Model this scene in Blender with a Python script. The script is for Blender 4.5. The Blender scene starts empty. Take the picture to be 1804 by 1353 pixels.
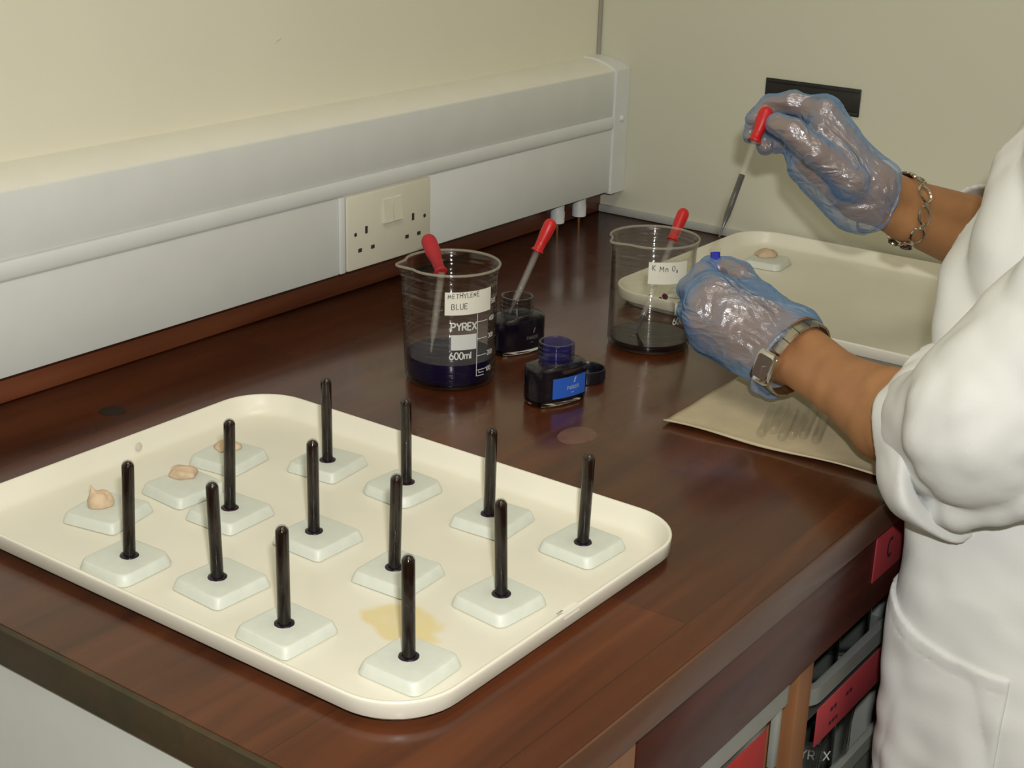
import bpy, bmesh, math, random
import numpy as np
from mathutils import Vector, Matrix, Euler
random.seed(4)
PI = math.pi
SC = bpy.context.scene
COL = SC.collection

# ------------------------------------------------------------------ camera, light, exposure
cam = bpy.data.cameras.new('camera'); cam_ob = bpy.data.objects.new('camera', cam); COL.objects.link(cam_ob)
cam.sensor_width = 36.0; cam.lens = 2640.52 / 1804 * 36.0; cam.clip_start = 0.02
cam_ob.location = (-1.81294, -1.16633, 0.52350)
cam_ob.rotation_euler = (1.214046, -0.030055, -0.938345)
SC.camera = cam_ob
SC.view_settings.view_transform = 'Standard'; SC.view_settings.look = 'None'
SC.view_settings.exposure = 0.0; SC.view_settings.gamma = 1.0; SC.view_settings.use_curve_mapping = False
SC.cycles.transparent_max_bounces = 48; SC.cycles.max_bounces = 14
world = bpy.data.worlds.new('world'); SC.world = world; world.use_nodes = True
world.node_tree.nodes['Background'].inputs[0].default_value = (1.0, 0.93, 0.8, 1)
world.node_tree.nodes['Background'].inputs[1].default_value = 0.05

def area(name, loc, target, sx, sy, power, color):
    l = bpy.data.lights.new(name, 'AREA'); l.shape = 'RECTANGLE'; l.size = sx; l.size_y = sy; l.energy = power; l.color = color
    o = bpy.data.objects.new(name, l); COL.objects.link(o); o.location = loc
    o.rotation_euler = (Vector(target) - Vector(loc)).to_track_quat('-Z', 'Y').to_euler()
    return o
area('camera_flash', (-1.79, -1.19, 0.615), (-0.62, -0.40, 0.02), 0.035, 0.022, 11.0, (1.0, 0.985, 0.97))
area('ceiling_light_near', (-1.35, -1.0, 1.74), (-1.35, -1.0, 0), 1.2, 0.5, 9.0, (1.0, 0.92, 0.76))
area('ceiling_light_rear', (-1.3, -2.4, 1.74), (-1.3, -2.4, 0), 1.2, 0.5, 7.0, (1.0, 0.92, 0.76))

# ------------------------------------------------------------------ helpers
def prop(o, label=None, cat=None, group=None, kind=None):
    if label: o['label'] = label
    if cat: o['category'] = cat
    if group: o['group'] = group
    if kind: o['kind'] = kind
    return o
def empty(name, loc, rz=0.0, **k):
    o = bpy.data.objects.new(name, None); COL.objects.link(o); o.location = loc; o.rotation_euler = (0, 0, rz)
    o.empty_display_size = 0.02
    return prop(o, **k)
def mobj(name, verts, faces, mat, parent=None, smooth=False, **k):
    me = bpy.data.meshes.new(name); me.from_pydata([tuple(v) for v in verts], [], [tuple(f) for f in faces]); me.validate()
    if smooth is True: me.polygons.foreach_set('use_smooth', [True] * len(me.polygons))
    if mat: me.materials.append(mat)
    me.update()
    o = bpy.data.objects.new(name, me); COL.objects.link(o)
    if parent:
        o.parent = parent
        # every mesh is authored in world space unless its parent has been placed already
        o.matrix_parent_inverse = world_of(parent).inverted()
    if smooth == 'auto': auto_smooth(o)
    return prop(o, **k)
def world_of(o):
    m = Matrix.LocRotScale(o.location, o.rotation_euler, o.scale)
    return (world_of(o.parent) @ o.matrix_parent_inverse @ m) if o.parent else m
def auto_smooth(o, ang=40):
    me = o.data; me.polygons.foreach_set('use_smooth', [True] * len(me.polygons))
    bm = bmesh.new(); bm.from_mesh(me)
    for e in bm.edges:
        if len(e.link_faces) == 2 and e.calc_face_angle(0) > math.radians(ang): e.smooth = False
    bm.to_mesh(me); bm.free()
class MB:
    def __init__(s): s.v = []; s.f = []
    def add(s, v, f):
        n = len(s.v); s.v += [tuple(p) for p in v]; s.f += [tuple(i + n for i in q) for q in f]; return s
    def box(s, a, b, bev=0.0, mat=None, seg=2):
        bm = bmesh.new(); bmesh.ops.create_cube(bm, size=1.0)
        for v in bm.verts:
            v.co = Vector([(a[i] + b[i]) / 2 + v.co[i] * (b[i] - a[i]) for i in range(3)])
        if bev: bmesh.ops.bevel(bm, geom=bm.edges[:], offset=bev, segments=seg, profile=0.5, affect='EDGES')
        if mat is not None: bm.transform(mat)
        bm.verts.index_update(); s.add([v.co[:] for v in bm.verts], [[v.index for v in f.verts] for f in bm.faces]); bm.free(); return s
    def lathe(s, prof, base=(0, 0, 0), axis=(0, 0, 1), n=32, sx=1.0):
        q = Vector(axis).to_track_quat('Z', 'Y').to_matrix(); b = Vector(base); v = []; f = []
        for r, z in prof:
            for k in range(n):
                t = 2 * PI * k / n; v.append(b + q @ Vector((r * math.cos(t) * sx, r * math.sin(t), z)))
        m = len(prof)
        for i in range(m - 1):
            for k in range(n):
                f.append((i * n + k, i * n + (k + 1) % n, (i + 1) * n + (k + 1) % n, (i + 1) * n + k))
        if prof[0][0] > 1e-6: f.append(tuple(reversed(range(n))))
        if prof[-1][0] > 1e-6: f.append(tuple(range((m - 1) * n, m * n)))
        # collapse poles
        s.add(v, f); return s
    def tube(s, pts, r, n=8, closed=False):
        pts = [Vector(p) for p in pts]; m = len(pts); v = []; f = []; rr = r if isinstance(r, (list, tuple)) else [r] * m
        up = None
        for i, p in enumerate(pts):
            d = (pts[(i + 1) % m] - pts[i - 1]) if closed else (pts[min(i + 1, m - 1)] - pts[max(i - 1, 0)])
            d.normalize()
            if up is None:
                up = d.orthogonal().normalized()
            up = (up - d * up.dot(d)).normalized(); w = d.cross(up)
            for k in range(n):
                t = 2 * PI * k / n; v.append(p + (up * math.cos(t) + w * math.sin(t)) * rr[i])
        for i in range(m if closed else m - 1):
            for k in range(n):
                j = (i + 1) % m; f.append((i * n + k, i * n + (k + 1) % n, j * n + (k + 1) % n, j * n + k))
        if not closed: f.append(tuple(reversed(range(n)))); f.append(tuple(range((m - 1) * n, m * n)))
        return s.add(v, f)
    def build(s, name, mat, parent=None, smooth='auto', **k):
        return mobj(name, s.v, s.f, mat, parent, smooth, **k)
def rounded_rect(w, h, r, n=8):
    pts = []
    for cx, cy, a0 in ((w / 2 - r, h / 2 - r, 0), (-w / 2 + r, h / 2 - r, 90), (-w / 2 + r, -h / 2 + r, 180), (w / 2 - r, -h / 2 + r, 270)):
        for k in range(n + 1):
            t = math.radians(a0 + 90 * k / n); pts.append((cx + r * math.cos(t), cy + r * math.sin(t)))
    return pts
def loft(mb, rings, cap0=True, cap1=True):
    n = len(rings[0]); v = [p for r in rings for p in r]; f = []
    for i in range(len(rings) - 1):
        for k in range(n): f.append((i * n + k, i * n + (k + 1) % n, (i + 1) * n + (k + 1) % n, (i + 1) * n + k))
    if cap0: f.append(tuple(reversed(range(n))))
    if cap1: f.append(tuple(range((len(rings) - 1) * n, len(rings) * n)))
    return mb.add(v, f)

# ---- signed distance fields meshed with surface nets (organic shapes)
def ss(e0, e1, x):
    t = np.clip((x - e0) / (e1 - e0), 0, 1); return t * t * (3 - 2 * t)
def cone(P, a, b, r1, r2, sq=None):
    a = np.array(a, 'f4'); b = np.array(b, 'f4'); ba = b - a; pa = P - a
    h = np.clip((pa @ ba) / max(float(ba @ ba), 1e-12), 0, 1)
    return np.sqrt(((pa - h[..., None] * ba) ** 2).sum(-1)) - (r1 + (r2 - r1) * h)
def smin(a, b, k):
    h = np.clip(0.5 + 0.5 * (b - a) / k, 0, 1); return b + (a - b) * h - k * h * (1 - h)
def smax(a, b, k): return -smin(-a, -b, k)
def chain(P, pts, k=0.004):
    d = None
    for (a, ra), (b, rb) in zip(pts[:-1], pts[1:]):
        c = cone(P, a, b, ra, rb); d = c if d is None else smin(d, c, k)
    return d
def surface_net(f, lo, hi, h):
    lo = np.array(lo, 'f4'); n = [int(math.ceil((hi[i] - lo[i]) / h)) + 1 for i in range(3)]
    F = np.empty(n, 'f4'); ys = lo[1] + h * np.arange(n[1], dtype='f4'); zs = lo[2] + h * np.arange(n[2], dtype='f4')
    Y, Z = np.meshgrid(ys, zs, indexing='ij')
    step = max(1, 400000 // (n[1] * n[2]))
    for i in range(0, n[0], step):
        m = min(step, n[0] - i); P = np.empty((m, n[1], n[2], 3), 'f4')
        P[..., 0] = (lo[0] + h * np.arange(i, i + m, dtype='f4'))[:, None, None]; P[..., 1] = Y; P[..., 2] = Z
        F[i:i + m] = f(P)
    I = F < 0; c = [s - 1 for s in n]
    cnt = np.zeros(c, 'i1')
    for dx in (0, 1):
        for dy in (0, 1):
            for dz in (0, 1): cnt += I[dx:dx + c[0], dy:dy + c[1], dz:dz + c[2]]
    act = (cnt > 0) & (cnt < 8); ids = -np.ones(c, 'i4'); A = np.argwhere(act); ids[act] = np.arange(len(A))
    S = np.zeros((len(A), 3)); W = np.zeros(len(A))
    for ax in range(3):
        o1, o2 = [a for a in range(3) if a != ax]
        for p in (0, 1):
            for q in (0, 1):
                g0 = A.copy(); g0[:, o1] += p; g0[:, o2] += q; g1 = g0.copy(); g1[:, ax] += 1
                v0 = F[tuple(g0.T)]; v1 = F[tuple(g1.T)]; m = (v0 < 0) != (v1 < 0)
                t = np.where(m, v0 / np.where(m, v0 - v1, 1), 0); pt = g0.astype(float); pt[:, ax] += t
                S[m] += pt[m]; W[m] += 1
    V = lo + h * (S / W[:, None]); Q = []
    for ax in range(3):
        o1, o2 = (ax + 1) % 3, (ax + 2) % 3
        s0 = [slice(None)] * 3; s1 = [slice(None)] * 3; s0[ax] = slice(0, -1); s1[ax] = slice(1, None)
        X = I[tuple(s0)] != I[tuple(s1)]; G = np.argwhere(X); G = G[(G[:, o1] > 0) & (G[:, o2] > 0) & (G[:, o1] < c[o1]) & (G[:, o2] < c[o2])]
        ins = I[tuple(G.T)]
        def cell(d1, d2):
            g = G.copy(); g[:, o1] -= d1; g[:, o2] -= d2; return ids[tuple(g.T)]
        q = np.stack([cell(1, 1), cell(0, 1), cell(0, 0), cell(1, 0)], 1)
        q[~ins] = q[~ins][:, ::-1]; Q.append(q)
    return V, np.concatenate(Q)
def sdf_obj(name, f, lo, hi, h, mat, parent=None, keep=None, **k):
    V, Q = surface_net(f, lo, hi, h)
    if keep is not None:
        m = keep(V[Q].mean(1)); Q = Q[m]; u = np.unique(Q); r = -np.ones(len(V), 'i4'); r[u] = np.arange(len(u)); V = V[u]; Q = r[Q]
    me = bpy.data.meshes.new(name); me.from_pydata(V.tolist(), [], Q.tolist()); me.polygons.foreach_set('use_smooth', [True] * len(me.polygons))
    me.materials.append(mat); me.update()
    o = bpy.data.objects.new(name, me); COL.objects.link(o)
    if parent: o.parent = parent; o.matrix_parent_inverse = world_of(parent).inverted()
    return prop(o, **k)
def wob(P, fr, seed, dirs=6):
    rs = np.random.RandomState(seed); r = 0
    for i in range(dirs):
        d = rs.randn(3); d /= np.linalg.norm(d); f = fr * (0.7 + 0.9 * rs.rand()); r = r + np.sin((P @ d.astype('f4')) * f + rs.rand() * 6.3 + 1.3 * np.sin((P @ rs.randn(3).astype('f4')) * fr * 0.35))
    return r / dirs

# ---- stroke lettering
def arc(cx, cy, rx, ry, a0, a1, n=10):
    return [(cx + rx * math.cos(math.radians(a0 + (a1 - a0) * i / n)), cy + ry * math.sin(math.radians(a0 + (a1 - a0) * i / n))) for i in range(n + 1)]
GL = {
 'P': (.55, [[(0, 0), (0, 1), (.28, 1)] + arc(.28, .74, .24, .26, 90, -90) + [(0, .48)]]),
 'Y': (.62, [[(0, 1), (.31, .5), (.62, 1)], [(.31, .5), (.31, 0)]]),
 'R': (.58, [[(0, 0), (0, 1), (.28, 1)] + arc(.28, .74, .24, .26, 90, -90) + [(0, .48)], [(.28, .48), (.56, 0)]]),
 'E': (.48, [[(.48, 1), (0, 1), (0, 0), (.48, 0)], [(0, .52), (.42, .52)]]),
 'X': (.62, [[(0, 0), (.62, 1)], [(0, 1), (.62, 0)]]),
 '6': (.55, [arc(.275, .3, .26, .3, 0, 360, 16), [(.03, .36), (.16, .75), (.36, 1)]]),
 '5': (.5, [[(.48, 1), (.06, 1), (.03, .58)] + arc(.22, .31, .26, .31, 110, -130)]),
 '4': (.55, [[(.4, 0), (.4, 1), (0, .3), (.55, .3)]]),
 '3': (.5, [arc(.22, .75, .24, .25, 150, -80) + arc(.22, .27, .27, .27, 85, -150)]),
 '2': (.5, [arc(.24, .73, .24, .27, 165, -35) + [(0, 0), (.5, 0)]]),
 '1': (.25, [[(.02, .8), (.2, 1), (.2, 0)]]),
 '0': (.55, [arc(.275, .5, .26, .5, 90, 450, 18)]),
 'm': (.78, [[(0, 0), (0, .66)], [(0, .45)] + arc(.19, .46, .19, .2, 160, 0) + [(.38, 0)], arc(.58, .46, .19, .2, 160, 0) + [(.77, 0)]]),
 'l': (.08, [[(.04, 0), (.04, 1)]]),
 'M': (.7, [[(0, 0), (.06, 1), (.34, .35), (.62, 1), (.7, 0)]]),
 'T': (.5, [[(0, 1), (.52, .95)], [(.26, .97), (.24, 0)]]),
 'H': (.5, [[(0, 0), (.02, 1)], [(.46, 0), (.5, 1)], [(0, .5), (.48, .52)]]),
 'L': (.4, [[(.02, 1), (0, 0), (.42, .04)]]),
 'N': (.52, [[(0, 0), (.02, 1), (.5, .02), (.52, 1)]]),
 'B': (.5, [[(0, 0), (.02, 1), (.25, 1)] + arc(.25, .77, .2, .23, 90, -90) + arc(.25, .27, .25, .27, 90, -90) + [(0, 0)]]),
 'U': (.5, [[(0, 1), (.02, .25)] + arc(.25, .25, .23, .25, 180, 360) + [(.5, 1)]]),
 'K': (.5, [[(0, 0), (.02, 1)], [(.5, 1), (.03, .45), (.52, 0)]]),
 'n': (.42, [[(0, 0), (.02, .6)], [(.02, .4)] + arc(.2, .38, .19, .22, 150, 0) + [(.4, 0)]]),
 'O': (.62, [arc(.3, .5, .3, .48, 100, 455, 18)]),
 'A': (.55, [[(0, 0), (.27, 1), (.55, 0)], [(.1, .36), (.45, .36)]]),
 'C': (.6, [arc(.34, .5, .32, .5, 50, 310, 14)]),
 'S': (.5, [arc(.25, .74, .23, .26, 50, 270) + arc(.25, .25, .24, .25, 90, -130)]),
 '~': (.6, [[(0, .3), (.1, .7), (.2, .25), (.3, .75), (.4, .2), (.5, .65), (.6, .4)]]),
}
def write(txt, s0, t0, hgt, mapf, wd, gap=.16, slope=0.0, jit=0.0, step=.0012, narrow=1.0):
    """ribbons of width wd; mapf(s, t, lift) -> point"""
    V = []; F = []; x = s0; y = t0
    for ch in txt:
        if ch == ' ': x += hgt * .4 * narrow; continue
        w, pls = GL[ch]; hh = hgt * (1 + random.uniform(-jit, jit)); dy = random.uniform(-jit, jit) * hgt * .3
        for pl in pls:
            pts = [(x + p[0] * hh * narrow, y + dy + slope * (x - s0 + p[0] * hh) + p[1] * hh) for p in pl]; dn = [pts[0]]
            for a, b in zip(pts[:-1], pts[1:]):
                L = math.dist(a, b); k = max(1, int(L / step))
                dn += [(a[0] + (b[0] - a[0]) * i / k, a[1] + (b[1] - a[1]) * i / k) for i in range(1, k + 1)]
            n = len(V)
            for i, p in enumerate(dn):
                a = dn[max(0, i - 1)]; b = dn[min(len(dn) - 1, i + 1)]; dx, dy2 = b[0] - a[0], b[1] - a[1]; L = math.hypot(dx, dy2) or 1
                nx, ny = -dy2 / L * wd / 2, dx / L * wd / 2
                V.append(mapf(p[0] + nx, p[1] + ny)); V.append(mapf(p[0] - nx, p[1] - ny))
                if i: F.append((n + 2 * i - 2, n + 2 * i - 1, n + 2 * i + 1, n + 2 * i))
        x += (w + gap) * hgt * narrow
    return V, F

# ------------------------------------------------------------------ materials
class NT:
    def __init__(s, name):
        s.m = bpy.data.materials.new(name); s.m.use_nodes = True; s.t = s.m.node_tree; s.n = s.t.nodes
        s.b = s.n['Principled BSDF']; s.out = s.n['Material Output']
    def node(s, ty, **k):
        x = s.n.new(ty)
        for a, v in k.items():
            if a.startswith('i_'): x.inputs[a[2:].replace('_', ' ')].default_value = v
            else: setattr(x, a, v)
        return x
    def link(s, a, b): s.t.links.new(a, b)
    def coord(s, scale=(1, 1, 1), rot=(0, 0, 0), loc=(0, 0, 0)):
        tc = s.node('ShaderNodeTexCoord'); mp = s.node('ShaderNodeMapping'); s.link(tc.outputs['Object'], mp.inputs[0])
        mp.inputs['Scale'].default_value = scale; mp.inputs['Rotation'].default_value = rot; mp.inputs['Location'].default_value = loc
        return mp.outputs[0]
    def noise(s, scale, detail=3, rough=.5, vec=None, dist=0.0):
        x = s.node('ShaderNodeTexNoise', i_Scale=scale, i_Detail=detail, i_Roughness=rough, i_Distortion=dist)
        if vec is None: vec = s.coord()
        s.link(vec, x.inputs['Vector']); return x.outputs['Fac']
    def ramp(s, fac, stops):
        r = s.node('ShaderNodeValToRGB'); e = r.color_ramp.elements
        while len(e) < len(stops): e.new(0.5)
        for i, (p, c) in enumerate(stops):
            e[i].position = p; e[i].color = (*c, 1) if isinstance(c, tuple) else (c, c, c, 1)
        s.link(fac, r.inputs[0]); return r.outputs[0]
    def mix(s, fac, a, b, mode='MIX'):
        x = s.node('ShaderNodeMix', data_type='RGBA', blend_type=mode)
        for v, i in ((fac, 0), (a, 6), (b, 7)):
            if hasattr(v, 'is_linked'): s.link(v, x.inputs[i])
            else: x.inputs[i].default_value = v if i == 0 else (*v, 1)
        return x.outputs[2]
    def math(s, op, a, b=0.0):
        x = s.node('ShaderNodeMath', operation=op)
        for v, i in ((a, 0), (b, 1)):
            if hasattr(v, 'is_linked'): s.link(v, x.inputs[i])
            else: x.inputs[i].default_value = v
        return x.outputs[0]
    def bump(s, h, strength=.2, dist=.001):
        x = s.node('ShaderNodeBump'); x.inputs['Strength'].default_value = strength; x.inputs['Distance'].default_value = dist
        s.link(h, x.inputs['Height']); s.link(x.outputs[0], s.b.inputs['Normal']); return x.outputs[0]
def simple(name, col, rough=.5, var=.06, spec=.5, metal=0.0, coat=0.0, sss=0.0, bump=0.0, bscale=60, scale=25):
    t = NT(name); c = tuple(col)
    f = t.noise(scale, 4); lo = tuple(x * (1 - var) for x in c); hi = tuple(min(1, x * (1 + var)) for x in c)
    t.link(t.ramp(f, [(.3, lo), (.7, hi)]), t.b.inputs['Base Color'])
    t.b.inputs['Roughness'].default_value = rough; t.b.inputs['Specular IOR Level'].default_value = spec; t.b.inputs['Metallic'].default_value = metal
    t.b.inputs['Coat Weight'].default_value = coat; t.b.inputs['Coat Roughness'].default_value = .08
    if sss: t.b.inputs['Subsurface Weight'].default_value = sss; t.b.inputs['Subsurface Radius'].default_value = (.01, .004, .002)
    if bump: t.bump(t.noise(bscale, 4), bump)
    return t.m
def glassy(name, col=(1, 1, 1), rough=0.0, ior=1.5):
    t = NT(name); b = t.b.inputs
    b['Base Color'].default_value = (*col, 1); b['Transmission Weight'].default_value = 1.0; b['Roughness'].default_value = rough; b['IOR'].default_value = ior
    return t.m

def wood(name, dark, mid, light, planks=True, rough=.28, axis='x', coat=.5, dirt=0.0):
    t = NT(name); sc = {'x': (1.1, 14, 14), 'y': (14, 1.1, 14), 'z': (14, 14, 1.1)}[axis]
    g = t.noise(2.6, 4, .45, t.coord(sc), .8); big = t.noise(2.0, 2, .5, t.coord((1.2, 2.4, 2.4)))
    col = t.ramp(g, [(.25, dark), (.52, mid), (.8, light)])
    if planks:
        br = t.node('ShaderNodeTexBrick'); t.link(t.coord((1, 1, 1), (0, 0, 0), (.13, .02, 0)), br.inputs['Vector'])
        for k, v in (('Scale', 1.0), ('Mortar Size', .0006), ('Brick Width', .62), ('Row Height', .118), ('Bias', .0)): br.inputs[k].default_value = v
        br.offset = .37; br.inputs['Color1'].default_value = (.62, .6, .6, 1); br.inputs['Color2'].default_value = (1.45, 1.35, 1.2, 1); br.inputs['Mortar'].default_value = (.5, .45, .4, 1)
        col = t.mix(.6, col, br.outputs[0], 'MULTIPLY')
    col = t.mix(1.0, col, t.ramp(big, [(.3, .72), (.7, 1.25)]), 'MULTIPLY')
    if dirt: col = t.mix(t.ramp(t.noise(26, 5, .7), [(.36, 0.0), (.62, dirt)]), col, (.03, .027, .012))
    t.link(col, t.b.inputs['Base Color']); t.b.inputs['Roughness'].default_value = rough
    t.link(t.ramp(t.noise(9, 4), [(.3, rough * .75), (.8, rough * 1.3)]), t.b.inputs['Roughness'])
    t.b.inputs['Coat Weight'].default_value = coat; t.b.inputs['Coat Roughness'].default_value = .13
    t.bump(g, .06, .0006)
    return t.m
def thin_glass(name, tint=(.97, .975, .97), edge=.35, gain=1.0):
    t = NT(name); tr = t.node('ShaderNodeBsdfTransparent'); lw = t.node('ShaderNodeLayerWeight', i_Blend=.5)
    t.link(t.ramp(lw.outputs['Facing'], [(.55, tint), (.98, tuple(x * edge for x in tint))]), tr.inputs[0])
    gl = t.node('ShaderNodeBsdfGlossy'); gl.inputs['Roughness'].default_value = .03
    mx = t.node('ShaderNodeMixShader'); t.link(t.math('ADD', t.math('MULTIPLY', t.math('POWER', lw.outputs['Facing'], 4.0), .75 * gain), .035), mx.inputs[0])
    t.link(tr.outputs[0], mx.inputs[1]); t.link(gl.outputs[0], mx.inputs[2]); t.link(mx.outputs[0], t.out.inputs['Surface']); return t.m
M = {}
M['bench'] = wood('bench_wood', (.044, .0115, .0040), (.072, .0200, .0064), (.102, .030, .0095))
M['bench_edge'] = wood('bench_edge_wood', (.07, .030, .016), (.11, .048, .026), (.15, .07, .04), planks=False, coat=.3, rough=.4)  # lighter, greyer tone has the flash reflection painted into the wood
M['end_edge'] = wood('worn_end_edge_wood', (.035, .020, .008), (.060, .034, .013), (.10, .055, .02), planks=False, axis='y', coat=0, rough=.6, dirt=1.0)
M['apron'] = wood('apron_wood', (.035, .007, .004), (.065, .012, .006), (.09, .02, .008), planks=False, coat=.3, rough=.4)
M['upstand'] = wood('upstand_wood', (.10, .028, .012), (.16, .046, .019), (.22, .075, .03), planks=False, coat=.2, rough=.4)
M['tan_wood'] = wood('tan_wood', (.16, .06, .02), (.24, .10, .035), (.32, .15, .06), planks=False, axis='z', coat=.1, rough=.5)
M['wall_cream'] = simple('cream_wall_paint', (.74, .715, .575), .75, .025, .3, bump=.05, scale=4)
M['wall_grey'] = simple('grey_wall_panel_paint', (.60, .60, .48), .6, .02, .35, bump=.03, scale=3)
M['plain'] = simple('plain_room_paint', (.62, .58, .46), .8, .03)
M['ceiling'] = simple('ceiling_paint', (.8, .78, .7), .8, .02)
M['floor'] = simple('floor_vinyl', (.22, .18, .14), .4, .15)
M['pvc'] = simple('white_pvc', (.71, .735, .715), .42, .02, .45)
M['pvc_lit'] = simple('white_pvc_lit_top', (.78, .77, .68), .42, .02, .45)  # warmer, brighter than the front: ceiling light on the top put into colour
M['socket'] = simple('socket_plastic', (.70, .68, .56), .35, .02, .5)
M['hole'] = simple('dark_socket_hole', (.03, .026, .02), .8, .1)
M['tile'] = simple('white_tile', (.63, .665, .59), .45, .05, .5, bump=.12, bscale=140, scale=60)
M['putty'] = simple('beige_putty', (.60, .46, .31), .75, .12, .3, bump=.5, bscale=180, scale=90)
M['glass'] = thin_glass('clear_glass')
M['tube_glass'] = thin_glass('tube_glass', (.97, .97, .96), .35, .22)
M['bottle_glass'] = thin_glass('bottle_glass', (.97, .97, .97), .5, .35)
M['fine_glass'] = thin_glass('fine_clear_glass', (.994, .994, .990), .97, .22)
M['stem_fine'] = simple('faint_stem_glass', (.62, .60, .52), .10, .05)  # whitish body colour paints in light refracted by the held stem
M['stem_fine'].node_tree.nodes['Principled BSDF'].inputs['Alpha'].default_value = .11
M['stem_glass'] = simple('pale_stem_glass', (.62, .60, .54), .10, .05)  # pale diffuse colour stands in for bright surroundings refracted in the stem
M['stem_glass'].node_tree.nodes['Principled BSDF'].inputs['Alpha'].default_value = .12
t_ = NT('beaker_rim_glass'); t_.b.inputs['Base Color'].default_value = (.55, .52, .42, 1); t_.b.inputs['Roughness'].default_value = .12; t_.b.inputs['Alpha'].default_value = .30  # beige diffuse tone paints the light a rounded rim would refract
M['rim_glass'] = t_.m
M['solid_glass'] = glassy('solid_clear_glass')
M['ink_black'] = simple('black_ink', (.006, .005, .010), .08, .1, .5)
M['tube_liquid'] = simple('dark_brown_liquid', (.012, .0045, .003), .10, .3, .32)
M['blue_liquid'] = simple('deep_blue_liquid', (.006, .005, .026), .10, .1, .2)
M['purple_liquid'] = simple('dark_purple_liquid', (.014, .008, .010), .08, .1, .35)
M['bright_blue'] = simple('bright_blue_liquid', (.02, .03, .42), .15, .2, .5)
M['purple_stain'] = simple('purple_ink_stain', (.012, .003, .014), .2, .3)
M['blue_glass'] = thin_glass('blue_tinted_glass', (.55, .56, .95), .25)
M['smoke_glass'] = thin_glass('grey_tinted_glass', (.72, .72, .72), .3)
M['rubber'] = simple('red_rubber', (.52, .012, .014), .38, .15, .5)
M['rubber_dull'] = simple('dusty_red_rubber', (.42, .02, .03), .55, .2, .4)
def beaker_glass():
    m = thin_glass('beaker_glass', (.975, .975, .965), .38, 1.0); t = m.node_tree; g = [n for n in t.nodes if n.type == 'BSDF_GLOSSY'][0]
    tc = t.nodes.new('ShaderNodeTexCoord'); mp = t.nodes.new('ShaderNodeMapping'); mp.inputs['Scale'].default_value = (5, 5, 260); nz = t.nodes.new('ShaderNodeTexNoise'); nz.inputs['Scale'].default_value = 1.0; nz.inputs['Detail'].default_value = 2.0
    bp = t.nodes.new('ShaderNodeBump'); bp.inputs['Strength'].default_value = .55; bp.inputs['Distance'].default_value = .004
    t.links.new(tc.outputs['Object'], mp.inputs[0]); t.links.new(mp.outputs[0], nz.inputs['Vector']); t.links.new(nz.outputs['Fac'], bp.inputs['Height']); t.links.new(bp.outputs[0], g.inputs['Normal']); g.inputs['Roughness'].default_value = .07
    return m
M['beaker_glass'] = beaker_glass()
M['paper'] = simple('white_label_paper', (.74, .73, .62), .7, .03)
M['enamel'] = simple('white_enamel_print', (.62, .63, .60), .6, .05)
M['pen'] = simple('black_pen', (.02, .018, .018), .6, .05)
M['blue_label'] = simple('blue_label_paper', (.02, .10, .48), .5, .06)
M['silver_print'] = simple('silver_print', (.28, .36, .50), .5, .05)
M['grey_print'] = simple('grey_print', (.10, .10, .10), .5, .05)
M['black_plastic'] = simple('black_plastic', (.005, .0045, .008), .3, .1)
M['towel'] = simple('beige_paper_towel', (.50, .43, .29), .85, .05, .2, bump=.35, bscale=260, scale=40)
M['skin'] = simple('tan_skin', (.40, .195, .083), .5, .10, .35, sss=.06, bump=.05, bscale=300, scale=30)
M['coat'] = simple('white_cotton', (.70, .71, .68), .85, .02, .2, bump=.10, bscale=420, scale=12)
M['trouser'] = simple('dark_trousers', (.03, .03, .04), .8, .1)
M['shoe'] = simple('black_shoe_leather', (.02, .02, .02), .4, .1)
M['hair'] = simple('dark_brown_hair', (.05, .025, .012), .5, .3)
M['steel'] = simple('brushed_steel', (.62, .58, .48), .26, .06, .5, metal=1.0)
M['silver'] = simple('polished_silver', (.72, .70, .64), .12, .05, .5, metal=1.0)
M['watch_face'] = simple('brown_watch_face', (.07, .035, .02), .15, .3, .6, coat=.5)
M['dark_stone'] = simple('dark_red_stone', (.045, .012, .012), .15, .3, .6, coat=.5)
M['grey_tub'] = simple('grey_plastic', (.19, .205, .19), .45, .05)
M['grey_tub_light'] = simple('pale_grey_plastic', (.30, .31, .28), .45, .05)
M['red_card'] = simple('red_card', (.40, .02, .018), .7, .08)
M['pink_card'] = simple('faded_red_card', (.36, .035, .045), .7, .08)
M['slot'] = simple('black_slot_plastic', (.012, .011, .009), .5, .2)
M['white_panel'] = simple('white_cabinet_panel', (.66, .69, .65), .5, .02)
M['copper'] = simple('copper_wire', (.5, .2, .06), .3, .1, metal=.8)
M['gap'] = simple('cabinet_shadow_board', (.012, .010, .009), .8, .1)

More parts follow.
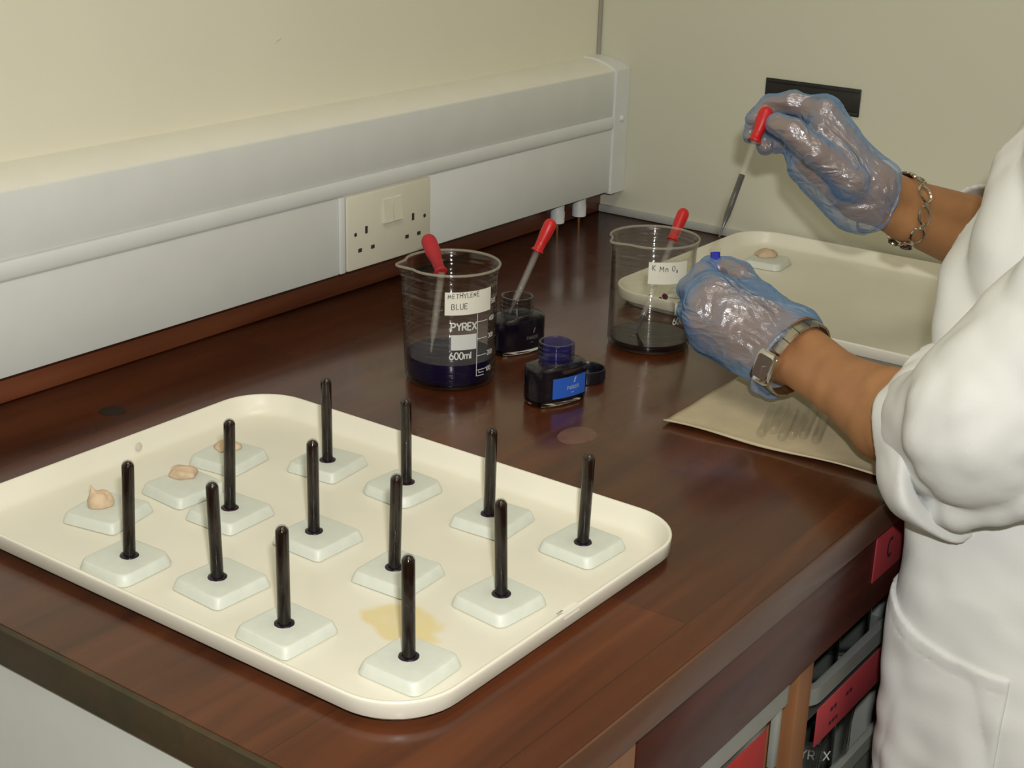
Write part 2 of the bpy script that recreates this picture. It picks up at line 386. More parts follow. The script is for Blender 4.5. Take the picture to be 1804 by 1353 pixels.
def tray_mat(name, stain):
    t = NT(name); base = t.ramp(t.noise(10, 4), [(.3, (.74, .715, .60)), (.7, (.80, .775, .655))])
    if stain:
        # tea coloured stain on the tray floor, irregular outline
        tc = t.node('ShaderNodeTexCoord'); mp = t.node('ShaderNodeMapping'); t.link(tc.outputs['Object'], mp.inputs[0])
        mp.inputs['Location'].default_value = (-stain[0] / stain[2], -stain[1] / stain[3], 0); mp.inputs['Scale'].default_value = (1 / stain[2], 1 / stain[3], 0)
        nz = t.node('ShaderNodeTexNoise', i_Scale=1.1, i_Detail=1.5); t.link(mp.outputs[0], nz.inputs['Vector'])
        ln = t.node('ShaderNodeVectorMath', operation='LENGTH'); t.link(mp.outputs[0], ln.inputs[0])
        d = t.math('ADD', ln.outputs['Value'], t.math('MULTIPLY', t.math('SUBTRACT', nz.outputs['Fac'], .5), 1.1))
        f = t.ramp(d, [(.0, .55), (.78, .75), (1.0, 0.0)]); base = t.mix(f, base, (.72, .59, .24))
    t.link(base, t.b.inputs['Base Color']); t.b.inputs['Roughness'].default_value = .28
    return t.m

# glove: thin translucent blue film over skin
def glove_mat():
    t = NT('thin_blue_polythene'); v = t.coord((1, 1, 1))
    n1 = t.noise(60, 4, .6, t.coord((1, .5, 1.5), (.5, .3, .6)), 1.0); n2 = t.noise(26, 2, .5, t.coord((1.3, .5, 1), (.2, .7, .4)), 1.2); n3 = t.noise(16, 2, .5, v)
    rid = t.math('ABSOLUTE', t.math('SUBTRACT', n1, .5)); rid2 = t.math('ABSOLUTE', t.math('SUBTRACT', n2, .5))
    h = t.math('ADD', t.math('MULTIPLY', rid, -.42), t.math('MULTIPLY', rid2, -2.3))
    bp = t.node('ShaderNodeBump'); bp.inputs['Strength'].default_value = .9; bp.inputs['Distance'].default_value = .0060; t.link(h, bp.inputs['Height'])
    lw = t.node('ShaderNodeLayerWeight', i_Blend=.36)
    lb = t.node('ShaderNodeLayerWeight', i_Blend=.30); t.link(bp.outputs[0], lb.inputs['Normal'])
    a = t.math('ADD', t.math('MULTIPLY', lw.outputs['Facing'], .62), t.math('MULTIPLY', lb.outputs['Facing'], .38))
    a = t.math('ADD', a, t.math('MULTIPLY', t.math('SUBTRACT', n3, .5), .45)); a = t.math('ADD', a, t.ramp(rid2, [(.0, .10), (.04, 0.0)]))
    col = t.ramp(a, [(.12, (.36, .40, .48)), (.45, (.15, .32, .58)), (.9, (.05, .22, .55))])
    a = t.ramp(a, [(.05, .26), (.75, .86)])
    tr = t.node('ShaderNodeBsdfTransparent'); tr.inputs[0].default_value = (.80, .84, .93, 1)
    df = t.node('ShaderNodeBsdfDiffuse'); t.link(col, df.inputs[0]); t.link(bp.outputs[0], df.inputs['Normal'])
    mx = t.node('ShaderNodeMixShader'); t.link(a, mx.inputs[0]); t.link(tr.outputs[0], mx.inputs[1]); t.link(df.outputs[0], mx.inputs[2])
    gl = t.node('ShaderNodeBsdfGlossy'); gl.inputs['Roughness'].default_value = .27; gl.inputs[0].default_value = (.95, .97, 1, 1); t.link(bp.outputs[0], gl.inputs['Normal'])
    lf = t.node('ShaderNodeLayerWeight', i_Blend=.5); t.link(bp.outputs[0], lf.inputs['Normal'])
    m2 = t.node('ShaderNodeMixShader'); t.link(t.math('ADD', t.math('MULTIPLY', t.math('POWER', lf.outputs['Facing'], 4.0), .5), .085), m2.inputs[0]); t.link(mx.outputs[0], m2.inputs[1]); t.link(gl.outputs[0], m2.inputs[2])
    t.link(m2.outputs[0], t.out.inputs['Surface']); return t.m
M['glove'] = glove_mat()

# ------------------------------------------------------------------ the room
def struct(name, a, b, mat, bev=0.0, **k):
    return MB().box(a, b, bev).build(name, mat, None, 'auto' if bev else False, kind='structure', **k)
struct('floor', (-3.3, -3.3, -.95), (.1, .1, -.90), M['floor'], label='dark vinyl floor of the room under the bench')
struct('ceiling', (-3.3, -3.3, 1.80), (.1, .1, 1.85), M['ceiling'], label='white ceiling over the room')
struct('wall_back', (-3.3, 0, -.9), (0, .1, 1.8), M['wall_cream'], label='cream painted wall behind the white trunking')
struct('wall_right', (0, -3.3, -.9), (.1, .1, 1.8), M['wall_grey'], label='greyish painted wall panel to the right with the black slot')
struct('wall_left', (-3.4, -3.3, -.9), (-3.3, .1, 1.8), M['plain'])
struct('wall_front', (-3.3, -3.4, -.9), (0, -3.3, 1.8), M['plain'])
MB().tube([(-.002, -.002, .222), (-.002, -.002, 1.8)], .0035, 8).build('trim_1', simple('corner_line', (.30, .29, .24), .8, .1), kind='structure', label='grey line in the corner between the two walls')  # thin line, darker than both walls, down their corner
struct('trim_2', (-.006, -.70, 0.0), (0, -.017, .011), simple('pale_strip', (.42, .43, .40), .6, .06), .002, label='pale strip where the worktop meets the right wall')  # narrow pale strip along the foot of the right wall

# black slot in the right wall
t = empty('wall_slot', (-.001, -.333, .205), label='black rectangular slot plate on the right wall behind the raised hand', cat='wall plate')
fr = MB(); fr.box((-.0025, -.4005, .1870), (0.0, -.2660, .2225), .001); fr.build('plate', M['slot'], t)
fr = MB(); fr.box((-.0040, -.3990, .1885), (-.0020, -.2675, .1925), .0008); fr.box((-.0040, -.3990, .2175), (-.0020, -.2675, .2210), .0008); fr.build('rim', M['slot'], t)
# small scuff on back wall
sc = MB(); random.seed(2)
cpt = (-0.6365,-0.0008,0.2985)
sc.tube([(cpt[0] + dx, -.0006, cpt[2] + dz) for dx, dz in ((-.004, -.002), (-.002, .001), (.001, .0015), (.005, .004))], .0006, 6)
prop(sc.build('paint_scuff', M['wall_grey']), label='tiny grey scuff mark on the cream back wall above the trunking', cat='mark')

# ---- dado trunking on the back wall
tk = empty('dado_trunking', (-1.2, -.02, .04), label='long white plastic dado trunking fixed along the back wall above the bench', cat='cable trunking')
X0, X1 = -2.6, -.034; YF = -.0516
body = MB()
def prism(mb, prof, x0, x1):
    n = len(prof); v = [(x0, y, z) for y, z in prof] + [(x1, y, z) for y, z in prof]
    f = [(i, (i + 1) % n, n + (i + 1) % n, n + i) for i in range(n)] + [tuple(reversed(range(n))), tuple(range(n, 2 * n))]
    return mb.add(v, f)
top = [(-.0003, .2222), (-.012, .2220), (-.024, .2200), (-.036, .2165), (-.046, .2120), (-.0500, .2092)]
prism(body, [(0, .0397)] + [(0, .2222)] + top[1:] + [(-.0500, .0397)], X0, X1)
body.build('backing', M['pvc_lit'], tk)
MB().box((X0, YF, .1480), (X1, -.0496, .2084), .0009).build('upper_cover', M['pvc'], tk)
rib = MB(); prism(rib, [(-.0495, .1475), (-.0535, .1468), (-.0545, .1440), (-.0545, .1330), (-.0530, .1300), (-.0495, .1297)], X0, X1); rib.build('middle_rail', M['pvc'], tk)
MB().box((X0, YF, .0397), (-.5995, -.0496, .1285), .0009).build('lower_cover', M['pvc'], tk)
MB().box((-.4405, YF, .0397), (X1, -.0496, .1285), .0009).build('lower_cover', M['pvc'], tk)
MB().box((-.5990, -.0535, .0400), (-.5905, -.0496, .1283), .0010).build('joint_cover', M['pvc'], tk)
ec = MB(); e = .0022
prism(ec, [(0, .0365)] + [(0, .2245)] + [(y - e * .6, z + e) for y, z in top[1:]] + [(YF - e * 1.6, .2100), (YF - e * 1.6, .0365)], -.0345, -.0005)
ec.build('end_cap', M['pvc'], tk)
MB().lathe([(.0001, .0030), (.0030, .0026), (.0046, .0010), (.0048, 0)], (-.016, YF - e * 1.6, .1420), (0, -1, 0), 20).build('screw_cap', M['pvc'], tk)
# twin socket
so = empty('twin_socket', (-.515, YF, .085), label='cream double wall socket with two switches set in the white trunking', cat='socket')
MB().box((-.5895, -.0560, .0408), (-.4410, YF + .0004, .1278), .0022).build('face_plate', M['socket'], so)
for x0, x1 in ((-.5290, -.5145), (-.5118, -.4973)):
    rk = MB(); rk.add([(x0, -.0558, .0870), (x1, -.0558, .0870), (x1, -.0558, .1160), (x0, -.0558, .1160), (x0, -.0605, .0880), (x1, -.0605, .0880), (x1, -.0570, .1150), (x0, -.0570, .1150)],
        [(0, 3, 2, 1), (4, 5, 6, 7), (0, 1, 5, 4), (1, 2, 6, 5), (2, 3, 7, 6), (3, 0, 4, 7)])
    rk.build('switch', M['socket'], so)
for cx in (-.5578, -.4745):
    h = MB()
    h.box((cx - .0020, -.0564, .0810), (cx + .0020, -.0555, .0895)); h.box((cx - .0140, -.0564, .0608), (cx - .0080, -.0555, .0652)); h.box((cx + .0080, -.0564, .0608), (cx + .0140, -.0555, .0652))
    h.build('pin_holes', M['hole'], so)
for px, pz in ((-.5762, .0826), (-.4528, .0826)):
    MB().lathe([(.0001, .0006), (.0022, .0004), (.0024, 0)], (px, -.0560, pz), (0, -1, 0), 14).build('fixing_screw', M['hole'], so)
# cable glands
for i, (x, lb) in enumerate(((-.1300, 'white cable gland under the trunking, left of the pair near the corner'), (-.0760, 'white cable gland under the trunking nearest the corner, with copper end showing'))):
    g = empty('cable_gland', (x, -.030, 0), label=lb, cat='cable gland', group='cable glands under the trunking')
    MB().lathe([(.0085, .008), (.0100, .009), (.0100, .024), (.0092, .026), (.0092, .0397)], (x, -.030, 0), n=20).build('sleeve', M['pvc'], g)
    MB().lathe([(.0022, 0), (.0022, .012)], (x, -.030, 0), n=10).build('wire', M['copper'], g)

# ------------------------------------------------------------------ bench
bench = empty('laboratory_bench', (-.64, -.38, -.9), label='dark red-brown varnished wooden laboratory bench with shelves beneath', cat='bench')
MB().box((-1.2800, -.7540, -.0290), (0, -.0005, 0), .0012).build('worktop', M['bench'], bench)
MB().box((-1.2790, -.7560, -.0292), (0, -.7535, -.0008), .0006).build('front_edging', M['bench_edge'], bench, label='greyish brown edging strip')
MB().box((-1.2851, -.7560, -.0294), (-1.2795, -.0005, -.0006), .0010).build('end_edging', M['end_edge'], bench, label='worn grimy olive-brown end edge')
struct('trim_3', (-1.2800, -.0170, .0002), (0, -.0008, .0392), M['upstand'], .0015, label='brown wooden upstand along the back of the worktop under the trunking')
MB().box((-1.0700, -.7460, -.1150), (-.02, -.7300, -.0296), .0010).build('apron', M['apron'], bench)
MB().box((-1.2790, -.7460, -.9), (-1.0712, -.7000, -.0296), .0010).build('corner_post', M['tan_wood'], bench)
MB().box((-1.2810, -.7440, -.9), (-1.2795, -.0100, -.0296)).build('end_panel', M['white_panel'], bench, label='white end panel')
MB().box((-.8080, -.7440, -.9), (-.7800, -.10, -.1152), .0010).build('divider', M['tan_wood'], bench)
MB().box((-1.0710, -.10, -.9), (-.02, -.08, -.0296)).build('back_board', M['gap'], bench)
MB().box((-.0400, -.7440, -.9), (-.0020, -.0100, -.0296)).build('divider', M['tan_wood'], bench)
MB().box((-1.2780, -.70, -.60), (-.02, -.10, -.58)).build('shelf', M['tan_wood'], bench)
MB().box((-1.2780, -.70, -.88), (-.02, -.10, -.86)).build('shelf', M['tan_wood'], bench)
MB().box((-1.0700, -.71, -.150), (-.8090, -.69, -.142)).build('runner', M['tan_wood'], bench)
# marks on the bench top
def blotch(name, c, rx, ry, mat, lb, cat, n=28, seed=1, hgt=.0004):
    rs = random.Random(seed); ph = [rs.random() * 6 for _ in range(4)]
    ring = [(c[0] + rx * math.cos(2 * PI * k / n) * (1 + .05 * math.sin(2 * 2 * PI * k / n + ph[0])), c[1] + ry * math.sin(2 * PI * k / n) * (1 + .05 * math.sin(3 * 2 * PI * k / n + ph[1])), .0) for k in range(n)]
    mb = MB(); loft(mb, [[(x, y, c[2]) for x, y, _ in ring], [(x, y, c[2] + hgt) for x, y, _ in ring]])
    return prop(mb.build(name, mat), label=lb, cat=cat)
mt = NT('dried_pink_residue'); mt.b.inputs['Base Color'].default_value = (.30, .17, .13, 1); mt.b.inputs['Roughness'].default_value = .5
tc_ = mt.noise(70, 5, .6); mt.link(mt.ramp(tc_, [(.2, .12), (.8, .45)]), mt.b.inputs['Alpha'])
c = (-0.7415,-0.4744,0.0001)
blotch('drip_mark', c, .0215, .0170, mt.m, 'round pinkish dried drip mark on the bench in front of the blue ink bottle', 'stain')
md = NT('dark_knot'); md.b.inputs['Base Color'].default_value = (.02, .012, .006, 1); md.b.inputs['Alpha'].default_value = .6
c = (-0.9735,-0.1078,0.0001)
blotch('dark_spot', c, .0120, .0120, md.m, 'dark round spot on the bench behind the near tray', 'stain', seed=5)

# grey storage tubs under the bench
def card_text(mb_name, txt, x0, z0, h, y, mat, parent, wd=.0016, gap=.2):
    V, F = write(txt, x0, z0, h, lambda s, t_: (s, y, t_), wd, gap)
    return mobj(mb_name, V, F, mat, parent)
def tub(name, x0, x1, ztop, depth, mat, label, y=-.7450):
    g = empty(name, ((x0 + x1) / 2, y + .2, ztop - depth), label=label, cat='storage tub', group='grey storage tubs under the bench')
    m = MB(); w, d = x1 - x0, .40; cx, cy = (x0 + x1) / 2, y + d / 2
    def R_(ww, dd, r, z): return [(cx + px, cy + py, z) for px, py in rounded_rect(ww, dd, r, 5)]
    loft(m, [R_(w * .86, d * .9, .02, ztop - depth), R_(w * .93, d * .95, .02, ztop - .014), R_(w * .94, d * .955, .02, ztop - .0130), R_(w * .94 + .0001, d * .9551, .02, ztop - .004), R_(w * .93, d * .950, .018, ztop - .004), R_(w * .84, d * .885, .018, ztop - depth + .003)])
    m.build('tub_body', mat, g)
    m = MB()
    loft(m, [R_(w * .94, d * .955, .02, ztop - .016), R_(w, d, .02, ztop - .016), R_(w, d, .02, ztop), R_(w * .955, d * .968, .018, ztop), R_(w * .945, d * .960, .018, ztop - .012)], False, False)
    m.build('rim', M['grey_tub_light'] if mat is M['grey_tub_light'] else mat, g)
    return g
g = tub('storage_tub', -1.066, -.812, -.1180, .15, M['grey_tub_light'], 'grey plastic storage tub with bright red card, lower left under the bench edge')
cd = MB().box((-.9400, -.7475, -.2300), (-.8680, -.7462, -.1370), .0003).build('card', M['red_card'], g, label='bright red card')
card_text('writing', '~~', -.9150, -.1720, .014, -.7480, M['pen'], cd); card_text('writing', '~~~', -.9150, -.1980, .014, -.7480, M['pen'], cd)
MB().box((-.8420, -.7440, -.1900), (-.8340, -.7380, -.1350), .001).build('clip', M['grey_tub_light'], g)
g = tub('storage_tub', -.7790, -.50, -.1500, .056, M['grey_tub'], 'grey plastic storage tub with faded pink-red card, beside the coat')
cd = MB().box((-.7680, -.7475, -.2060), (-.6000, -.7462, -.1690), .0003).build('card', M['pink_card'], g)
card_text('writing', '~~', -.7420, -.1860, .009, -.7480, M['pen'], cd, .0010); card_text('writing', '~~', -.7100, -.1860, .009, -.7480, M['pen'], cd, .0010); card_text('writing', '~~~', -.7420, -.1995, .008, -.7480, M['pen'], cd, .0010)
g = tub('storage_tub', -.7790, -.50, -.2680, .15, M['grey_tub_light'], 'pale grey storage tub full of glass beakers, lowest by the coat hem')
# beaker maker
def beaker_mesh(r, H, th=.0018, spout=0.0, n=56, a0=0.0, flare=.0030):
    outer = [(r - .006, 0.0), (r - .0015, .0015), (r, .006), (r, H - .012), (r + flare * .45, H - .005), (r + flare, H - .0012), (r + flare + .0002, H)]
    inner = [(r + flare - .0016, H + .0006), (r + flare * .4 - th, H - .005), (r - th, H - .013), (r - th, .008), (r - th - .003, .0035), (.4 * r, .0028)]
    V = []; F = []; prof = outer + inner
    for rr, z in prof:
        for k in range(n):
            t = 2 * PI * k / n; d = math.atan2(math.sin(t - a0), math.cos(t - a0)); rad = rr
            if spout and z > H - .022:
                w = math.exp(-(d / .19) ** 2) * (1 - ((H - z) / .022) ** 2 if z < H else 1); sd = math.exp(-((abs(d) - .42) / .14) ** 2) * max(0, 1 - (H - z) / .022)
                rad += spout * w - spout * .22 * sd
            V.append((rad * math.cos(t), rad * math.sin(t), z))
    m = len(prof)
    for i in range(m - 1):
        for k in range(n): F.append((i * n + k, i * n + (k + 1) % n, (i + 1) * n + (k + 1) % n, (i + 1) * n + k))
    F.append(tuple(reversed(range(n)))); F.append(tuple(range((m - 1) * n, m * n)))
    return V, F
k = 0; small = None
names = ['leftmost', 'second from left', 'middle', 'second from right', 'rightmost']
def stored(x, y, z, r, H, lb):
    global small
    g = empty('stored_beaker', (x, y, z), label=lb, cat='glass beaker', group='glass beakers kept in the tubs')
    if small is None: V, F = beaker_mesh(.030, .085, .0016, .006, 32, -2.6)
    if small is None: small = bpy.data.meshes.new('stored_beaker_glass'); small.from_pydata(V, [], F); small.materials.append(M['glass']); small.polygons.foreach_set('use_smooth', [True] * len(F))
    o = bpy.data.objects.new('glass', small); COL.objects.link(o); o.parent = g; o.scale = (r / .03, r / .03, H / .085)
    az = math.atan2(cam_ob.location.y - y, cam_ob.location.x - x)
    def mp(s_, t_, x=x, y=y, z=z, r=r): return (x + (r + .0003) * math.cos(az + s_ / r), y + (r + .0003) * math.sin(az + s_ / r), z + t_)
    V2, F2 = write('PYREX', -.016, (.150 if H > .15 else H * .62), (.0095 if H > .15 else .0075), mp, .0013, .18); mobj('print', V2, F2, M['enamel'], g)
stored(-.742, -.708, -.4150, .034, .204, 'glass beaker with white lettering in the lowest tub, at its left end')
stored(-.672, -.706, -.4150, .034, .204, 'glass beaker with white lettering in the lowest tub, nearest the coat')
stored(-.590, -.660, -.4150, .034, .185, 'glass beaker in the lowest tub, mostly behind the coat')
stored(-.735, -.690, -.2020, .030, .0840, 'glass beaker standing in the upper grey tub next to the wooden divider')
stored(-.668, -.688, -.2020, .030, .0840, 'glass beaker in the upper grey tub, next to the coat edge')
stored(-.598, -.688, -.2020, .030, .0840, 'glass beaker in the upper grey tub behind the coat')
# red sign on the apron
sg = empty('red_sign', (-.65, -.7465, -.06), label='red card sign with a black letter on the bench apron beside the coat', cat='sign')
cd = MB().box((-.6800, -.7475, -.0850), (-.60, -.7462, -.0380), .0003).build('card', M['pink_card'], sg)
card_text('lettering', 'C', -.6540, -.0700, .017, -.7480, M['pen'], cd, .0028)

# ------------------------------------------------------------------ trays
def make_tray(name, x0, x1, y0, y1, H, mat, rz=0, **kw):
    cx, cy, w, d = (x0 + x1) / 2, (y0 + y1) / 2, x1 - x0, y1 - y0
    t = empty(name, (cx, cy, 0), **kw)
    def R_(i, r, z): return [(px, py, z) for px, py in rounded_rect(w - 2 * i, d - 2 * i, r, 12)]
    m = MB()
    rings = [R_(.0120, .038, .0000), R_(.0105, .040, .0008), R_(.0052, .045, .0068), R_(.0040, .046, H - .0125), R_(.0012, .049, H - .0128), R_(.0006, .050, H - .0122), R_(.0002, .050, H - .0040), R_(0, .050, H - .0016), R_(.0004, .0495, H - .0004), R_(.0014, .0485, H),
             R_(.0026, .0473, H - .0004), R_(.0036, .0463, H - .0018), R_(.0060, .044, H - .0075), R_(.0092, .041, .0080), R_(.0116, .0385, .0048), R_(.0145, .0355, .0034), R_(.0185, .032, .0030)]
    loft(m, rings)
    o = mobj('tray_body', m.v, m.f, mat, None, False); auto_smooth(o, 60); o.parent = t
    return t
tray1 = make_tray('plastic_tray', -1.2215, -.8735, -.6735, -.2035, .0205, tray_mat('cream_tray_stained', (-.062, -.137, .026, .034)), label='cream plastic tray nearest the camera holding the upright dark tubes', cat='tray')
tray2 = make_tray('plastic_tray', -.3780, -.0070, -.7300, -.2640, .0205, tray_mat('cream_tray_plain', None), label='cream plastic tray in the far corner by the right wall, behind the hands', cat='tray')
# scribble sticker on tray rim, grey smudge inside the back wall
stc = MB(); p0 = (-1.0544,-0.6686,0.0207)
p1 = (-1.0360,-0.6684,0.0207)
stc.add([(p0[0], -.6728, .0208), (p1[0], -.6728, .0208), (p1[0], -.6690, .0209), (p0[0], -.6690, .0209), (p0[0], -.6738, .0160), (p1[0], -.6738, .0160)], [(0, 1, 2, 3), (4, 5, 1, 0)])
st_ = stc.build('sticker', M['paper'], tray1)
V, F = write('~~~', p0[0] - .004, -.6715, .0035, lambda s, t_: (s, t_, .0211), .0005, .1); mobj('scribble', V, F, M['pen'], st_)
cc = (-1.0322,-0.2125,0.0082)
sm = MB(); sm.lathe([(.0001, .0006), (.0030, .0003), (.0038, 0)], (cc[0], -.2140, .0120), (0, -1, .25), 12); sm.build('smudge', simple('grey_smudge', (.60, .58, .47), .8, .2), tray1)
# purple drops on the second tray's left side
dr = MB(); rs = random.Random(3)
for p, r in (((-0.3750,-0.3481,0.0230), .0036), ((-0.3750,-0.3423,0.0197), .0018), ((-0.3750,-0.3372,0.0160), .0024), ((-0.3750,-0.3285,0.0210), .0014), ((-0.3740,-0.3311,0.0089), .0012)):
    dr.lathe([(.0001, .0005), (r, .0002), (r * 1.1, -.001)], p, (-1, 0, -.2), 12)
dr.build('purple_drops', simple('magenta_drop', (.10, .003, .04), .3, .2), tray2)

# ---- tiles
def tile_mesh(seed, wx=.0490, wy=.0480, h=.0088):
    rs = random.Random(seed); m = MB(); rings = []
    for ins, z in ((-.0006, 0), (-.0016, .0008), (-.0012, .0030), (.0004, h - .0009), (.0011, h - .0002), (.0022, h)):
        rings.append([(px + rs.uniform(-.0002, .0002), py + rs.uniform(-.0002, .0002), z) for px, py in rounded_rect(wx - 2 * ins, wy - 2 * ins, .0045 + .002 * (seed % 3), 3)])
    loft(m, rings); me = bpy.data.meshes.new('white_tile'); me.from_pydata(m.v, [], m.f); me.materials.append(M['tile']); me.update(); return me
TILES = [tile_mesh(i) for i in range(3)]
def tile(x, y, rz, label, group='white tiles in the near tray', z=.0030):
    o = bpy.data.objects.new('white_tile', TILES[random.randrange(3)].copy()); COL.objects.link(o); o.location = (x, y, z); o.rotation_euler = (0, 0, rz)
    auto_smooth(o, 50); return prop(o, label, 'tile', group)
# ---- inverted tubes: master, then copies
def tube_glass(L=.0770, r=.0045, th=.0006, flare=.0):
    m = MB(); out = [(r + .0001, 0.0), (r, .001), (r, L - r)] + [(r * math.cos(a), L - r + r * math.sin(a)) for a in (.3, .6, .9, 1.2, 1.45)] + [(.00003, L)]
    q = r - th; inn = [(.00003, L - th)] + [(q * math.cos(a), L - r + q * math.sin(a)) for a in (1.45, 1.2, .9, .6, .3)] + [(q, L - r), (q, 0.0)]
    m.lathe(out + inn, n=28); m.f = m.f[:-2]; n = 28; mm = len(out + inn)
    m.f += [(k, (mm - 1) * n + k, (mm - 1) * n + (k + 1) % n, (k + 1) % n) for k in range(n)]
    return m
def make_tube_master():
    t = empty('test_tube', (0, 0, 0))
    tube_glass().build('glass', M['tube_glass'], t, True)
    q = .00440; L = .0770; r = .0045
    MB().lathe([(q, .0002), (q, L - r - .001)] + [(q * math.cos(a), L - r - .001 + q * math.sin(a)) for a in (.3, .6, .9, 1.2, 1.45)] + [(.00003, L - .0012)], n=24).build('liquid', M['tube_liquid'], t, True)
    rs = random.Random(8); n = 24
    rings = [[((rr + rs.uniform(-.0003, .0003)) * math.cos(2 * PI * k / n), (rr + rs.uniform(-.0003, .0003)) * math.sin(2 * PI * k / n), z) for k in range(n)] for rr, z in ((.0072, .00002), (.0069, .0005), (.0058, .0009), (.0046, .0012))]
    mb = MB(); loft(mb, rings, True, False); mb.build('ink_pool', M['purple_stain'], t, True)
    return t
tube0 = make_tube_master()
def place(root, loc, rot, label=None, first=False):
    if first: c = root
    else:
        c = root.copy(); COL.objects.link(c)
        for ch in root.children:
            d = ch.copy(); COL.objects.link(d); d.parent = c; d.matrix_parent_inverse = Matrix.Identity(4)
    c.location = loc; c.rotation_euler = rot
    if label: c['label'] = label
    return c
for ch in tube0.children: ch.matrix_parent_inverse = Matrix.Identity(4)
prop(tube0, cat='test tube', group='dark tubes inverted on white tiles in the near tray')
TU = [((-0.9489,-0.3570,0.0120), (-0.9525,-0.3598,0.0890), 'far row, leftmost of four'),
      ((-0.9409,-0.4379,0.0120), (-0.9480,-0.4416,0.0890), 'far row, second from left'),
      ((-0.9456,-0.5274,0.0120), (-0.9535,-0.5321,0.0890), 'far row, third from left'),
      ((-0.9399,-0.6128,0.0120), (-0.9468,-0.6187,0.0890), 'far row, rightmost by the rounded corner'),
      ((-1.0680,-0.3630,0.0120), (-1.0686,-0.3668,0.0890), 'middle row, leftmost of four'),
      ((-1.0562,-0.4423,0.0120), (-1.0573,-0.4433,0.0890), 'middle row, second from left'),
      ((-1.0626,-0.5287,0.0120), (-1.0653,-0.5328,0.0890), 'middle row, third from left'),
      ((-1.0455,-0.6135,0.0120), (-1.0516,-0.6148,0.0890), 'middle row, rightmost near the rim sticker'),
      ((-1.1721,-0.3665,0.0120), (-1.1710,-0.3701,0.0890), 'near row, leftmost of four'),
      ((-1.1547,-0.4407,0.0120), (-1.1579,-0.4426,0.0890), 'near row, second from left'),
      ((-1.1725,-0.5245,0.0120), (-1.1783,-0.5296,0.0890), 'near row, third from left'),
      ((-1.1523,-0.6174,0.0120), (-1.1565,-0.6198,0.0890), 'near row, rightmost, beside the yellow stain')]
for i, (b, tp, lb) in enumerate(TU):
    d = Vector(tp) - Vector(b); d = Vector((d.x, d.y, .077)); 
    if math.hypot(d.x, d.y) > .006: d.x *= .006 / math.hypot(d.x, d.y); d.y *= .006 / math.hypot(d.x, d.y)
    q = d.to_track_quat('Z', 'Y').to_euler()
    place(tube0, (b[0], b[1], .0119), q, 'dark inverted test tube, ' + lb, first=(i == 0))
OFF = [(.002, .002, .10), (-.002, .002, -.04), (.003, -.001, .06), (.004, .003, -.05), (.001, .001, .03), (.001, -.003, -.02), (.002, -.002, .05), (-.001, .001, -.10), (-.003, .001, .04), (.002, -.002, -.05), (.001, -.001, -.03), (-.001, -.002, .02)]
for (b, tp, lb), (dx, dy, a) in zip(TU, OFF):
    tile(b[0] + dx, b[1] + dy, a, 'white tile under the dark tube of the ' + lb)
for p, a, lb in (((-0.9913,-0.2815,0.0118), .12, 'flat putty piece tucked behind a tube'), ((-1.0580,-0.2997,0.0118), -.06, 'wide flat putty piece, middle of three'), ((-1.1279,-0.2890,0.0118), .2, 'peaked putty lump, leftmost in the tray')):
    tile(p[0], p[1], a, 'white tile carrying the ' + lb)
for p, a, lb in (((-0.1061,-0.3430,0.0118), .1, 'white tile carrying a tan putty lump in the far tray, farthest from the hands'), ((-0.2117,-0.3529,0.0118), -.1, 'white tile in the far tray, half hidden behind the gloved fist'), ((-0.2873,-0.3369,0.0118), .2, 'white tile in the far tray seen through the right beaker')):
    tile(p[0], p[1], a, lb, 'white tiles in the far tray')
# ---- putty lumps
def putty(c, rx, ry, h, seed, label, peak=None, group='putty lumps on tiles in the near tray'):
    c = np.array(c, 'f4'); z0 = .0118
    def f(P):
        Q = (P - np.array([c[0], c[1], z0], 'f4')) / np.array([rx, ry, h], 'f4'); d = (np.sqrt((Q ** 2).sum(-1)) - 1) * min(rx, ry, h) * .9
        d = d + wob(P, 320, seed) * .0022 + wob(P, 900, seed + 1) * .0004
        if peak: d = smin(d, cone(P, (c[0] + peak[0], c[1] + peak[1], z0 + h * .6), (c[0] + peak[0] * 1.6, c[1] + peak[1] * 1.6, z0 + h + .005), .003, .0006), .003)
        return np.maximum(d, z0 - P[..., 2])
    return sdf_obj('putty_lump', f, (c[0] - rx - .005, c[1] - ry - .005, z0 - .002), (c[0] + rx + .005, c[1] + ry + .005, z0 + h + .009), .0009, M['putty'], label=label, cat='putty', group=group)
putty((-0.9837,-0.2730,0.0150), .0120, .0105, .0055, 3, 'thin beige putty piece on a tile, partly behind a dark tube, far left back')
putty((-1.0474,-0.2861,0.0150), .0125, .0120, .0075, 9, 'wide flat beige putty piece on the middle of three tiles at the tray back')
putty((-1.1284,-0.2811,0.0150), .0100, .0095, .0120, 21, 'rounded beige putty lump with a small peak, leftmost in the near tray', (-.003, .003))
putty((-0.0959,-0.3350,0.0150), .0150, .0130, .0090, 31, 'tan putty lump on a tile in the far tray', None, 'putty lumps in the far tray')
putty((-0.1989,-0.3425,0.0150), .0070, .0070, .0050, 37, 'small brown putty crumb in the far tray just above the gloved fist', None, 'putty lumps in the far tray')

